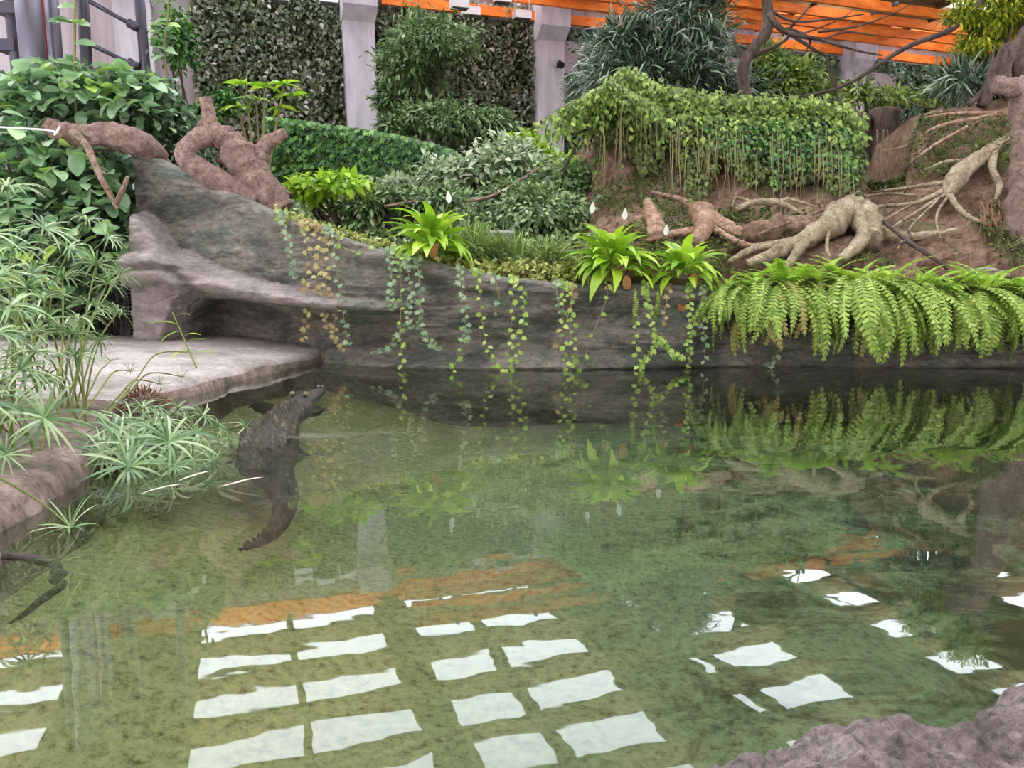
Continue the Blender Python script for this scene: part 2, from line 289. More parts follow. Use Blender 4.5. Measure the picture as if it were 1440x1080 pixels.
# leaf templates: unit length along +Y, normal +Z
T_OVAL = (np.array([(0, 0, 0), (-.5, .42, .1), (0, .45, 0), (.5, .42, .1), (0, 1, -.12)]), np.array([(0, 2, 1), (0, 3, 2), (1, 2, 4), (2, 3, 4)]))
T_BLADE = (np.array([(-.3, 0, 0), (.3, 0, 0), (-.5, .4, .08), (.5, .4, .08), (-.3, .78, .02), (.3, .78, .02), (0, 1, -.1)]), np.array([(0, 1, 3), (0, 3, 2), (2, 3, 5), (2, 5, 4), (4, 5, 6)]))
def star_t():
    V = [(0, .3, 0.03)]; F = []
    prof = [(-10, 0), (35, .75), (62, .42), (90, 1.0), (118, .42), (145, .75), (190, 0)]
    prof = [(0, 0.05), (-.5, .22), (-.26, .42), (-.46, .72), (-.14, .62), (0, 1.0), (.14, .62), (.46, .72), (.26, .42), (.5, .22)]
    for a in prof: V.append((a[0], a[1], -.06 if abs(a[0]) > .4 else 0))
    for i in range(10): F.append((0, 1 + i, 1 + (i + 1) % 10))
    return np.array(V, dtype=float), np.array(F)
T_STAR = star_t()
def unit(a): return a / np.maximum(np.linalg.norm(a, axis=-1, keepdims=True), 1e-9)
def cloud(name, Pp, D, Nn, size, width, tmpl, mat, parent=None, off=(0, 0, 0)):
    Pp = np.asarray(Pp, float); n = len(Pp)
    D = unit(np.asarray(D, float)); Nn = np.asarray(Nn, float); X = unit(np.cross(D, Nn)); Z = np.cross(X, D)
    T, F = tmpl; s = np.asarray(size, float).reshape(-1, 1, 1) * np.ones((n, 1, 1))
    V = Pp[:, None, :] - np.array(off)[None, None] + s * (X[:, None] * (T[None, :, :1] * width) + D[:, None] * T[None, :, 1:2] + Z[:, None] * T[None, :, 2:3])
    FF = F[None] + (np.arange(n) * len(T))[:, None, None]
    o = np_obj(name, V.reshape(-1, 3), FF.reshape(-1, 3), mat, parent)
    return o
def rvec(n): return unit(rng.normal(size=(n, 3)))
def blob_points(n, c, r, k=14, tight=.33, shell=.85):
    """points in k clumps spread over an ellipsoid, with outward directions"""
    cc = rvec(k) * rng.uniform(.35, shell, (k, 1)); cc[:, 2] = np.abs(cc[:, 2]) * 1.1 - .25
    i = rng.integers(0, k, n); p = cc[i] + rng.normal(size=(n, 3)) * tight * .6
    o = unit(p + 1e-3)
    return np.array(c) + p * np.array(r), o
# single leaf meshes for leaves that are objects of their own
PROF = {'oval': lambda t: math.sin(math.pi * t ** .8) ** .75, 'lance': lambda t: math.sin(math.pi * t ** .62) ** .9, 'round': lambda t: math.sin(math.pi * t ** .9) ** .5, 'strap': lambda t: min(1, 4 * t + .3) * (1 - t ** 5)}
def leaf_mesh(name, L, Wd, mat, prof='oval', droop=.3, fold=.15, n=6, petiole=0.0, wave=0.0):
    V, F = [], []; y = z = 0.0; ang = .35
    pts = []
    for i in range(n + 1):
        t = i / n; a = ang - droop * 2.2 * t
        if i: y += math.cos(a) * L / n; z += math.sin(a) * L / n
        pts.append((t, y, z))
    for t, yy, zz in pts:
        w = Wd / 2 * max(PROF[prof](min(max(t, .02), .995)), .03)
        wv = wave * math.sin(t * 9) * Wd
        V += [(-w, yy, zz + fold * w + wv), (0, yy, zz), (w, yy, zz + fold * w - wv)]
    for i in range(n):
        a = i * 3; F += [(a, a + 1, a + 4, a + 3), (a + 1, a + 2, a + 5, a + 4)]
    if petiole:
        o = len(V); q = .004
        V += [(-q, 0, 0), (q, 0, 0), (q, -petiole, -petiole * .5), (-q, -petiole, -petiole * .5)]; F += [(o, o + 1, o + 2, o + 3)]
    return np_mesh(name, V, F, mat, True)
def orient(loc, d, up=(0, 0, 1), roll=0.0, s=1.0):
    d = Vector(d).normalized(); up = Vector(up)
    x = d.cross(up)
    if x.length < 1e-4: x = Vector((1, 0, 0))
    x.normalize(); z = x.cross(d)
    M = Matrix((x, d, z)).transposed().to_4x4() @ Matrix.Rotation(roll, 4, 'Y')
    return Matrix.Translation(loc) @ M @ Matrix.Scale(s, 4)
def put(name, mesh, parent, M):
    o = bpy.data.objects.new(name, mesh); COL.objects.link(o); o.parent = parent; o.matrix_basis = M
    return o
U = lambda a, b: float(rng.uniform(a, b))

# ------------------------------------------------------------------ the setting: pond, wall, banks, hall
def Pb(x, y, b):                      # pixel ray to the hall plane at depth b
    d = Vector(ray(x, y)); t = b / (d.x * RB.x + d.y * RB.y)
    return Vector((0, 0, CAMH)) + d * t
def seg_dist(X, Y, poly):
    best = np.full(X.shape, 1e9)
    for (ax, ay), (bx, by) in zip(poly[:-1], poly[1:]):
        dx, dy = bx - ax, by - ay; t = np.clip(((X - ax) * dx + (Y - ay) * dy) / (dx * dx + dy * dy + 1e-12), 0, 1)
        best = np.minimum(best, np.hypot(X - ax - t * dx, Y - ay - t * dy))
    return best
def inside(X, Y, poly):
    r = np.zeros(X.shape, bool); q = poly + [poly[0]]
    for (ax, ay), (bx, by) in zip(q[:-1], q[1:]):
        c = ((ay > Y) != (by > Y)) & (X < (bx - ax) * (Y - ay) / (by - ay + 1e-12) + ax); r ^= c
    return r
def sst(a, b, x): t = np.clip((x - a) / (b - a), 0, 1); return t * t * (3 - 2 * t)
def fnoise(X, Y, s, o=0.0):
    return np.array([noise.fractal(Vector((x * s + o, y * s, o)), .9, 2.0, 5) for x, y in zip(X.ravel(), Y.ravel())]).reshape(X.shape)

edge_px = [(520, 488), (480, 497), (440, 508), (405, 517), (370, 525), (330, 534), (300, 545), (250, 556), (200, 568), (165, 590), (150, 625), (130, 655), (70, 700), (0, 742), (-120, 810)]
EDGE = [tuple(Pw(x, y, .02)[:2]) for x, y in edge_px]
LAND = EDGE + [(-5, 1.2), (-9, 1.2), (-9, 9.2), (-1.2, 9.2)]
def bank_sd(X, Y):
    d = seg_dist(X, Y, EDGE); return np.where(inside(X, Y, LAND), d, -d)
def land_z(x, y):
    d = float(bank_sd(np.array([x]), np.array([y]))[0])
    return -.5 + .6 * float(sst(-.03, .1, d)) + .05 * min(max(d, 0), 2)
es = np.linspace(0, 1, 260); ea = np.array(EDGE); el_ = np.concatenate([[0], np.cumsum(np.hypot(*np.diff(ea, axis=0).T))]); el_ /= el_[-1]
ex_ = np.interp(es, el_, ea[:, 0]); ey_ = np.interp(es, el_, ea[:, 1])
for _ in range(6): ex_[1:-1] = (ex_[:-2] + ex_[1:-1] * 2 + ex_[2:]) / 4; ey_[1:-1] = (ey_[:-2] + ey_[1:-1] * 2 + ey_[2:]) / 4
wig = np.array([noise.fractal(Vector((a * 3, b * 3, 0)), .9, 2, 4) for a, b in zip(ex_, ey_)]); ex_ = ex_ + .03 * wig
fx_ = np.interp(es, np.linspace(0, 1, 6), [-.9, -3, -6, -7, -7, -6]); fy_ = np.interp(es, np.linspace(0, 1, 6), [8.8, 9.0, 8.6, 5.5, 3.0, 1.2])
dxy = np.stack([fx_ - ex_, fy_ - ey_], 1); dl = np.linalg.norm(dxy, axis=1, keepdims=True); dxy /= dl
rowsB = []
for d, z in ((-.10, -.9), (-.05, -.3), (-.02, -.05), (0, .02), (.015, .06), (.04, .09), (.08, .105), (.14, .11), (.22, .115), (.35, .12), (.5, .13), (.7, .14), (.95, .15), (1.3, .165), (1.8, .18), (2.5, .2), (9, .22)):
    dd = np.minimum(d, dl[:, 0] * .98); X_ = ex_ + dxy[:, 0] * dd; Y_ = ey_ + dxy[:, 1] * dd
    rg = np.array([noise.fractal(Vector((a * 2.2, b * 2.2, 4)), .9, 2, 5) for a, b in zip(X_, Y_)])
    rowsB.append(np.stack([X_, Y_, z + (.025 if d > 0 else .01) * rg], 1))
BK = np.array(rowsB); V = BK.reshape(-1, 3); bf = grid_faces(BK.shape[0], BK.shape[1])
bank = np_obj('shore_bank', V, bf, 'slab', None, True); tag(bank, 'pale pinkish concrete beach and bank sloping to the pond', kind='structure')
bank.data.materials.append(MT['bank']); fc = V[bf].mean(1)
bank.data.polygons.foreach_set('material_index', ((fc[:, 2] < .05) | (fc[:, 1] < 4.6)).astype(np.int32))

def floor_z(X, Y): return -.52 + .3 * (1 - sst(0, 1.6, -bank_sd(X, Y)))
gx, gy = np.meshgrid(np.linspace(-5, 9, 120), np.linspace(.1, 7.7, 90))
gz = floor_z(gx, gy) + .03 * fnoise(gx, gy, 1.1, 3.0)
tag(np_obj('pond_floor', np.stack([gx, gy, gz], -1).reshape(-1, 3), grid_faces(*gx.shape), 'pond_floor', None, True), kind='structure')
gx, gy = np.meshgrid(np.linspace(-5, 9, 3), np.linspace(.1, 7.6, 3))
tag(np_obj('pond_water', np.stack([gx, gy, gx * 0], -1).reshape(-1, 3), grid_faces(3, 3), 'water', None, True), 'clear green pond water mirroring the roof windows', kind='structure')

# the curved rock-like pond wall
WX = [-400, 150, 205, 300, 400, 500, 600, 700, 800, 900, 1000, 1150, 1300, 1440, 1600, 2100]
WY = [8.3, 8.1, 8.0, 7.7, 7.3, 7.05, 6.97, 6.95, 6.97, 7.05, 7.15, 7.15, 7.12, 7.1, 7.1, 7.1]
WT = [215, 205, 212, 258, 306, 343, 371, 393, 404, 404, 408, 424, 432, 434, 436, 440]
def wall_Y(x): return float(np.interp(x, WX, WY))
def wall_top(x): return P(x, float(np.interp(x, WX, WT)), wall_Y(x)).z
RIDGE = [(198, 380), (250, 374), (300, 394), (350, 408), (430, 420), (500, 430), (570, 434)]
CAVE = [(256, 506), (258, 455), (270, 428), (292, 415), (345, 417), (400, 430), (470, 441), (570, 441), (600, 470), (560, 530), (256, 530)]
FIN = [(190, 292), (203, 298), (216, 308), (236, 331), (254, 361), (275, 378), (200, 380), (190, 380)]
def pd(px, py, poly):
    q = poly + [poly[0]]; d = seg_dist(px, py, q); return np.where(inside(px, py, poly), d, -d)
cols = np.concatenate([np.arange(195, 640, 2.5), np.arange(640, 1460, 5), np.arange(1460, 2100, 40)])
nr = 130
rows = []
for x in cols:
    Y = wall_Y(x); zt = wall_top(x); X = (x - 720) / FPX * Y / (CP + .08 * SP)
    rows.append([(X, Y, z) for z in np.linspace(-.55, zt, nr)])
G = np.array(rows).transpose(1, 0, 2)            # rows by height
px, py = proj(G[..., 0], G[..., 1], G[..., 2])
rw = np.interp(px, [200, 260, 350, 430, 570], [24, 22, 15, 12, 7])
dr = seg_dist(px, py, RIDGE)
disp = .30 * np.sqrt(np.clip(1 - (dr / rw) ** 2, 0, 1)) * np.interp(px, [200, 480, 575], [1, .8, .1])
cv = pd(px, py, CAVE); disp -= np.interp(px, [256, 400, 600], [.60, .45, .06]) * sst(0, 20, cv)
BUT = [(190, 372), (255, 372), (285, 410), (262, 430), (252, 470), (250, 530), (190, 530)]
disp += .26 * sst(0, 12, pd(px, py, [(190, 372), (255, 372), (285, 410), (262, 430), (252, 470), (250, 530), (190, 530)]))
disp += .26 * sst(0, 11, pd(px, py, FIN))
ridge_y = np.interp(px, [p[0] for p in RIDGE], [p[1] for p in RIDGE]); disp -= .16 * sst(0, 14, ridge_y - py) * np.interp(px, [190, 420, 590], [1, .8, 0]) * (1 - sst(0, 9, pd(px, py, FIN)))
pale = (dr < rw * 1.05) | (pd(px, py, BUT) > 0) | (pd(px, py, FIN) > 2); pale &= px < 480
topd = (np.array([wall_top(x) for x in cols])[None] - G[..., 2]); disp += .05 * np.sqrt(np.clip(1 - ((topd - .06) / .09) ** 2, 0, 1))
disp += .10 * np.clip(1 - np.abs(G[..., 2] - .02) / .10, 0, 1) * (px > 420)      # foot ledge at the waterline
big = np.zeros(px.shape)
for i in range(px.shape[0]):
    for j in range(px.shape[1]):
        p = G[i, j]; s1 = noise.fractal(Vector((p[0] * .9, p[2] * 2.2, 1.7)), .9, 2, 4)
        s2 = noise.fractal(Vector((p[0] * 1.6, p[2] * 16, 7.7)), .8, 2, 3)
        s3 = noise.noise(Vector((p[0] * 9, p[2] * 7, 2.2)))
        big[i, j] = .06 * s1 + .022 * s2 + .012 * s3
G[..., 1] -= disp + big
caps = []
for dy, dz in ((.05, .02), (.14, .03), (.26, .01), (.36, -.05), (.8, -.22), (.82, -.7)):
    r = G[-1].copy(); r[:, 1] += dy; r[:, 2] += dz; caps.append(r)
G = np.concatenate([G, np.array(caps)], 0)
wall = np_obj('pond_wall', G.reshape(-1, 3), grid_faces(G.shape[0], G.shape[1]), 'wall_rock', None, True)
wall.data.materials.append(MT['wall_pale']); fm = np.zeros((G.shape[0] - 1, G.shape[1] - 1), np.int32); fm[:nr - 1] = pale[:-1, :-1]; wall.data.polygons.foreach_set('material_index', fm.ravel())
tag(wall, 'curved mossy rock-like pond wall with a root-shaped ridge and hollow', kind='structure')
# end of the wall towards the shore
e = G[:, 0, :]; e2 = e.copy(); e2[:, 1] = e[-6, 1] + .5
np_obj('wall_end', np.concatenate([e, e2]), grid_faces(2, len(e)), 'wall_rock', wall, True)

def bed_z(Y, x=0): return float(np.interp(Y, [7, 7.6, 9, 13, 24, 32], [.76, .93, 1.35, 2.1, 2.7, 2.9])) - float(np.interp(x, [760, 830], [0, 1])) * float(np.interp(Y, [7.2, 8, 11, 14], [0, .35, .5, 0]))
bx = np.concatenate([np.arange(-700, 2100, 25)]); by = np.concatenate([[-.12], np.linspace(0, 1, 14), np.linspace(1.3, 5, 16), np.linspace(6, 25, 14)])
B = np.zeros((len(by), len(bx), 3))
for j, x in enumerate(bx):
    for i, dy in enumerate(by):
        Y = wall_Y(x) + float(np.interp(x, [560, 680], [.8, .2])) + dy; X = (x - 720) / FPX * Y
        B[i, j] = (X, Y, bed_z(Y, x) + .05 * noise.fractal(Vector((X, Y, 0)) * 1.2, .9, 2, 4) - (1.2 if dy < 0 else 0))
tag(np_obj('planter_ground', B.reshape(-1, 3), grid_faces(len(by), len(bx)), 'bed', None, True), kind='structure')
# retaining wall and mesh gate at the shore's back
rwm = MB().box((-7.2, 8.85, .65), (6.6, .3, 1.5)).build('retaining_wall', 'wall_rock'); tag(rwm, kind='structure')
g0 = Pw(145, 482, .16); gate = empty('mesh_gate', (g0.x, 8.12, .16), 'dark wire mesh gate beside the pale rock buttress', 'gate')
gw, gh = .52, .62
m = MB()
for i in range(15): m.box((gw * i / 14, 0, gh / 2), (.004, .004, gh))
for i in range(18): m.box((gw / 2, .004, gh * i / 17), (gw, .004, .004))
tag(m.build('wire_grid', 'wire', gate), kind='stuff')
m = MB().box((-.01, 0, gh / 2), (.02, .02, gh)).box((gw + .01, 0, gh / 2), (.02, .02, gh)).box((gw / 2, 0, gh), (gw, .02, .02)); m.build('frame', 'steel', gate)
MB().box((gw / 2, .14, gh / 2), (gw, .02, gh)).build('opening_shade_sheet', 'dark', gate)  # dark sheet: shade of the opening behind the mesh, put in as colour

# red earth embankment on the far side
EX = [765, 800, 840, 880, 950, 1050, 1150, 1195, 1215, 1245, 1275, 1290, 1330, 1400, 1470, 1700]
EYP = np.array([   # pixel heights of the profile, foot to crest
    [425] * 16,
    [412, 385, 368, 365, 365, 365, 365, 365, 365, 365, 365, 365, 365, 365, 365, 365],
    [400, 360, 338, 330, 330, 330, 330, 332, 335, 335, 335, 330, 325, 320, 320, 320],
    [390, 338, 305, 300, 300, 300, 300, 305, 310, 310, 305, 295, 285, 280, 280, 280],
    [380, 310, 262, 255, 255, 255, 255, 265, 280, 282, 272, 240, 225, 215, 210, 210],
    [370, 280, 190, 150, 170, 175, 175, 190, 262, 262, 250, 175, 165, 155, 150, 150],
    [365, 265, 150, 118, 150, 160, 162, 172, 255, 256, 245, 163, 152, 142, 136, 134]], float)
EYD = np.array([[7.5] * 16, [7.75] * 16, [8.1] * 16, [8.6] * 16, [9.2] * 16, [9.75] * 16, [10.0] * 16])
def emb_Y(x, y):
    yp = [float(np.interp(x, EX, EYP[k])) for k in range(7)]
    return float(np.interp(-y, [-q for q in yp], [7.5, 7.75, 8.1, 8.6, 9.2, 9.75, 10.0]))
exs = np.arange(765, 1700, 7); tt = np.linspace(0, 6, 60)
E3 = np.zeros((len(tt) + 3, len(exs), 3))
for j, x in enumerate(exs):
    prof = [float(np.interp(x, EX, EYP[k])) for k in range(7)]
    for i, t in enumerate(tt):
        y = np.interp(t, range(7), prof); Y = np.interp(t, range(7), EYD[:, 0])
        p = P(x, y, Y)
        n1 = noise.fractal(p * 1.6, .8, 2, 5); n2 = noise.fractal(p * 6, .8, 2, 4)
        E3[i, j] = p + Vector((.05 * n2, -.16 * n1 - .05 * n2, .05 * n2))
    for k, (dy, dz) in enumerate(((.3, .0), (1.2, -.2), (1.6, -1.2))):
        E3[len(tt) + k, j] = E3[len(tt) - 1, j] + np.array((0, dy, dz))
emb = np_obj('earth_embankment', E3.reshape(-1, 3), grid_faces(E3.shape[0], E3.shape[1]), 'soil', None, True)
tag(emb, 'rough reddish earth embankment behind the ferns', kind='structure')

# the hall: back wall, pillars, roof
WB = 22.6
tag(MB().box(H(3, WB + .2, 4.6), (56, .4, 9.4), RA, RB).build('wall_back', 'concrete'), kind='structure')
tag(MB().box(H(-19.2, 8.5, 4.6), (.4, 29, 9.4), RA, RB).build('unseen_wall_left', 'concrete'), kind='structure')  # unseen side wall, added to cut the sky light in the hall
tag(MB().box(H(31.2, 8.5, 4.6), (.4, 29, 9.4), RA, RB).build('unseen_wall_right', 'concrete'), kind='structure')  # unseen side wall, likewise added to hold back the light
tag(MB().box(H(6, -5.2, 4.6), (50, .4, 9.4), RA, RB).build('unseen_wall_front', 'concrete'), kind='structure')  # unseen wall behind the camera, added because the open hall was overlit
GROUP_P = 'concrete pillars of the back wall'
plab = {-1: 'pale concrete pillar behind the steel pipes', 0: 'pale concrete pillar above the ivy hedge, free of fittings', 1: 'pale concrete pillar carrying a small black spotlight', 2: 'pale concrete pillar hidden behind the dark narrow-leaved tree', 3: 'pale concrete pillar behind the bare branches', 4: 'pale concrete pillar beside the yellow-leaved tree'}
for k in range(-1, 5):
    a = 8.8 + 5.45 * (k - 1); t = empty('concrete_pillar', H(a, WB - .5, 2.6), plab[k], 'pillar', GROUP_P); t.rotation_euler.z = YAW; t['kind'] = 'structure'
    MB().add([(-.30, -.2, 0), (.46, -.2, 0), (.46, .5, 0), (-.30, .5, 0), (-.42, -.2, 4.7), (.42, -.2, 4.7), (.42, .5, 4.7), (-.42, .5, 4.7)],
             [(0, 1, 5, 4), (1, 2, 6, 5), (2, 3, 7, 6), (3, 0, 4, 7), (4, 5, 6, 7)]).build('shaft', 'pale_concrete', t)
    MB().add([(-.44, -.2, 4.7), (.44, -.2, 4.7), (.44, .5, 4.7), (-.44, .5, 4.7), (-.44, -.62, 5.0), (.44, -.62, 5.0), (.44, .5, 5.0), (-.44, .5, 5.0), (-.44, -.62, 5.75), (.44, -.62, 5.75), (.44, .5, 5.75), (-.44, .5, 5.75)],
             [(0, 1, 5, 4), (1, 2, 6, 5), (2, 3, 7, 6), (3, 0, 4, 7), (4, 5, 9, 8), (5, 6, 10, 9), (6, 7, 11, 10), (7, 4, 8, 11), (8, 9, 10, 11)]).build('capital', 'pale_concrete', t)
    if k == 1:
        s = MB().tube([(.2, -.2, 4.0), (.2, -.42, 4.0)], [.03, .03], 6, 1); s.tube([(.2, -.36, 4.06), (.22, -.5, 3.98)], [.09, .1], 8, 1); s.build('spotlight', 'dark', t)
# living wall: a panel in each bay
plant_note = ['dark green living wall panel beside the steel pipes', 'dark green living wall panel between two bare pillars', 'grey green living wall panel with red blooms beside the spotlight pillar', 'teal green living wall panel behind the bare branches', 'teal green living wall panel above the brown stumps']
for k in range(5):
    a0 = 8.8 + 5.45 * (k - 2) + .42; a1 = a0 + 5.45 - .8
    if k == 0: a0 += .9
    t = empty('living_wall_panel', H((a0 + a1) / 2, WB - .1, 2.6), plant_note[k], 'living wall', 'living wall panels'); loc = t.location.copy()
    z1 = 8.3 if k < 2 else 7.8
    MB().box(H((a0 + a1) / 2, WB - .1, (2.4 + z1) / 2), (a1 - a0, .12, z1 - 2.4), RA, RB).build('felt_backing', 'bed', t, off=loc)
    n = 9500; A = rng.uniform(a0, a1, n); Z = rng.uniform(2.5, z1, n); dep = rng.uniform(0.02, .3, n) * (0.6 + .8 * np.abs(np.sin(A * 2.1 + np.sin(Z * 1.7))))
    pp = A[:, None] * np.array(RA) + (WB - .16 - dep)[:, None] * np.array(RB); pp[:, 2] = Z
    D = rvec(n) * .8 + np.array((0, 0, -.6)) - np.array(RB) * .35; Nn = rvec(n) * .6 - np.array(RB) + np.array((0, 0, .6))
    o = cloud('wall_foliage', pp, D, Nn, rng.uniform(.09, .22, n), .55, T_OVAL, 'living' if k < 2 else 'living2', t, loc); tag(o, kind='stuff')
    if k >= 2:
        for q in range(5):
            c = H(U(a0 + .3, a1 - .3), WB - .45, U(3.2, 7.0)); n2 = 26
            o = cloud('red_bloom', np.array(c) + rng.normal(size=(n2, 3)) * .09, rvec(n2), rvec(n2), .14, .5, T_OVAL, 'lily_dead', t, loc)
for k in range(2, 5):
    a = 8.8 + 5.45 * (k - 2) + 1.15
    o = MB().box((0, 0, 0), (1.5, .3, .9)).build('bulkhead', 'concrete'); o.location = H(a, WB - .35, 6.95); o.rotation_euler.z = YAW; tag(o, kind='structure')
tag(MB().box(H(12, WB - .15, 8.2), (30, .3, .7), RA, RB).build('trim_1', 'concrete'), 'concrete lintel band under the roof beams', kind='structure')

# roof: glulam beams, boards and glass panes
OPEN = [(-16.4, -14.2), (-14.0, -11.8), (-11.4, -9.2), (-9.0, -6.9), (-6.7, -4.4), (-1.4, .86), (1.03, 3.3), (4.2, 5.72), (6.06, 8.2), (10.4, 10.78), (11.2, 13.2), (16.2, 17.9), (21.2, 23.2), (26.2, 28.2)]
B0, BP = 14.45, 1.9
bks = [B0 + BP * k for k in range(-10, 5)]
def m_glass():
    m, nt, N, L, bs = new_mat('roof_glass'); N.remove(bs)
    tr = N.new('ShaderNodeBsdfTransparent'); tr.inputs[0].default_value = (.95, .96, .97, 1); gl = N.new('ShaderNodeBsdfGlossy'); gl.inputs['Roughness'].default_value = .05
    ms = N.new('ShaderNodeMixShader'); ms.inputs[0].default_value = .06; L.new(tr.outputs[0], ms.inputs[1]); L.new(gl.outputs[0], ms.inputs[2]); L.new(ms.outputs[0], N['Material Output'].inputs[0]); return m
MT['glass'] = m_glass()
roof = empty('roof', H(6, 10, 9.0)); roof['kind'] = 'structure'; roof['label'] = 'board and glass roof on orange timber beams'; roof.rotation_euler.z = YAW
solid = []; prev = -19.0
for a0, a1 in OPEN: solid.append((prev, a0)); prev = a1
solid.append((prev, 31.0))
def unit_box(mat): 
    return MB().box((0, 0, 0), (1, 1, 1)).build('tmp', mat)
def boxes_from(mesh, name, parent, items):
    for (c, s) in items:
        o = bpy.data.objects.new(name, mesh); COL.objects.link(o); o.parent = parent; o.location = c; o.scale = s
tb = unit_box('deck'); tg = unit_box('glass')
rel = lambda a, b, z: Vector((a - 6, b - 10, z - 9.0))
boxes_from(tb.data, 'roof_board', roof, [(rel((a0 + a1) / 2, b + BP / 2, 9.06), (a1 - a0, BP - .02, .06)) for a0, a1 in solid for b in bks])
boxes_from(tg.data, 'glass_pane', roof, [(rel((a0 + a1) / 2, b + BP / 2, 9.06), (a1 - a0, BP - .02, .012)) for a0, a1 in OPEN for b in bks])
bpy.data.objects.remove(tb); bpy.data.objects.remove(tg)
beam_me = MB().box((0, 0, 0), (50, .16, .5)).build('tmp', 'orange'); beam_dulled = MB().box((0, 0, 0), (50, .16, .5)).build('tmp', 'deck'); purl = MB().box((0, 0, 0), (50, .07, .16)).build('tmp', 'deck')
for b in bks + [B0 + BP * 4.35]:  # nearer beams browned: the dullness of their reflection is put into the colour
    o = bpy.data.objects.new('roof_beam', (beam_me if b > 20.9 else beam_dulled).data); COL.objects.link(o); o.location = H(6, b, 8.72); o.rotation_euler.z = YAW
    tag(o, 'long orange glulam beam near the back wall' if b > 20.9 else 'long glulam beam coloured as dull brown as its reflection in the pond', 'roof beam', 'glulam roof beams', 'structure')
for b in bks:
    o = bpy.data.objects.new('roof_purlin', purl.data); COL.objects.link(o); o.location = H(6, b + .42, 8.9); o.rotation_euler.z = YAW
    tag(o, 'thin brown timber purlin between the roof beams', 'roof purlin', 'brown roof purlins', 'structure')
bpy.data.objects.remove(beam_me); bpy.data.objects.remove(beam_dulled); bpy.data.objects.remove(purl)
for a in (-4.2, -1.55, .95, 3.75, 5.9, 8.4, 10.25, 11.0, 13.5, 16.0, 18.2, 21.0, 23.5):
    w = .5 if a == 3.75 else .1
    o = MB().box((0, 0, 0), (w, 27, .22)).build('roof_rafter', 'deck'); o.location = H(a, 9.5, 8.95); o.rotation_euler.z = YAW
    tag(o, 'brown timber rafter running towards the back wall', 'roof rafter', 'brown roof rafters', 'structure')
slat = MB().box((0, 0, 0), (27, .12, .26)).build('tmp', 'orange')
for b, z in ((22.1, 7.98), (21.4, 8.2), (20.6, 8.2), (19.8, 8.24), (19.0, 8.3)):
    o = bpy.data.objects.new('timber_slat', slat.data); COL.objects.link(o); o.location = H(17.5, b, z); o.rotation_euler.z = YAW
    tag(o, 'slim orange timber slat hung below the roof beams by the back wall', 'timber slat', 'orange slats by the back wall', 'structure')
bpy.data.objects.remove(slat)
for i in range(12):
    o = MB().box((0, 0, 0), (.06, 3.6, .1)).build('slat_tie', 'steel'); o.location = H(5 + 2.2 * i, 20.5, 8.36); o.rotation_euler.z = YAW
    tag(o, 'dark steel tie across the orange slats', 'steel tie', 'steel ties over the slats', 'structure')
# hanging white lamp boxes
for (x, y) in ((393, 2), (462, 5), (427, -4), (646, 12), (662, 22), (706, 4), (734, 27)):
    c = Pb(x, y, 21.3 if x != 646 else 20.7); t = empty('hanging_lamp', c, {646: 'upper of two white box lamps hung close together', 662: 'lower of two white box lamps hung close together', 706: 'white box lamp hung against the orange slats, alone', 734: 'white box lamp hung right beside the spotlight pillar'}.get(x, 'white box lamp over the living wall panel beside the steel pipes'), 'lamp', 'hanging box lamps'); t.rotation_euler.z = YAW
    MB().box((0, 0, .1), (.46, .3, .2)).build('housing', 'white_metal', t)
    MB().box((0, 0, -.01), (.4, .24, .02)).build('diffuser', 'steel_pale', t)
    for s in (-.21, .21): MB().box((s, 0, .1 + (8.5 - c.z) / 2), (.018, .018, max(8.5 - c.z, .1))).build('cable', 'cable', t)

# ------------------------------------------------------------------ steelwork in the corner
def vpipe(name, x0, y0, x1, y1, Y, r, mat, label, group=None, joints=()):
    p0 = P(x0, y0, Y); p1 = P(x1, y1, Y); d = (p0 - p1).normalized(); top = p0 + d * 2.2; base = p1 - d * max((p1.z - bed_z(Y) + .05) / max(d.z, .2), 0)
    t = empty(name, base, label, 'pipe', group)
    tube_obj('shaft', [base, top], r, mat, t, 14, 1, off=base)
    for jy in joints:
        c = P(x0, jy, Y); MB().box(c, (r * 3.2, r * 3.2, r * 1.8)).build('joint', mat, t, off=base)
SY = 12.5
vpipe('steel_post', 14, 0, 26, 112, SY, .09, 'steel', 'dark steel post with box-shaped joints beside the thick pipe', None, (14, 66))
vpipe('steel_pipe', 38, 0, 50, 112, SY - .6, .17, 'steel_pale', 'thick grey vertical pipe between the jointed post and red pipe')
vpipe('red_pipe', 58, 0, 66, 100, SY + .2, .035, 'red_pipe', 'thin red vertical pipe')
vpipe('steel_pipe', 72, 0, 80, 95, SY, .10, 'steel_pale', 'slim grey vertical pipe right beside the thin red pipe')
vpipe('steel_post', 116, 0, 122, 95, SY + .6, .09, 'steel', 'dark steel post where the two sloping braces begin')
vpipe('steel_post', 196, 0, 203, 80, SY + .6, .08, 'steel', 'dark steel post where the two sloping braces end')
for (x0, y0, x1, y1), lb in (((126, 2, 190, 37), 'upper sloping steel brace between the two dark posts'), ((126, 62, 190, 92), 'lower sloping steel brace between the two dark posts')):
    a, b = P(x0, y0, SY + .55), P(x1, y1, SY + .55); t = empty('steel_brace', b, lb, 'brace', 'sloping steel braces')
    tube_obj('rod', [a, b], .035, 'steel', t, 8, 1, off=b)
    MB().tube([b - Vector((.1, 0, -.05)), b + Vector((.06, 0, -.03))], [.07, .07], 8, 1).build('end_joint', 'steel', t, True, b)

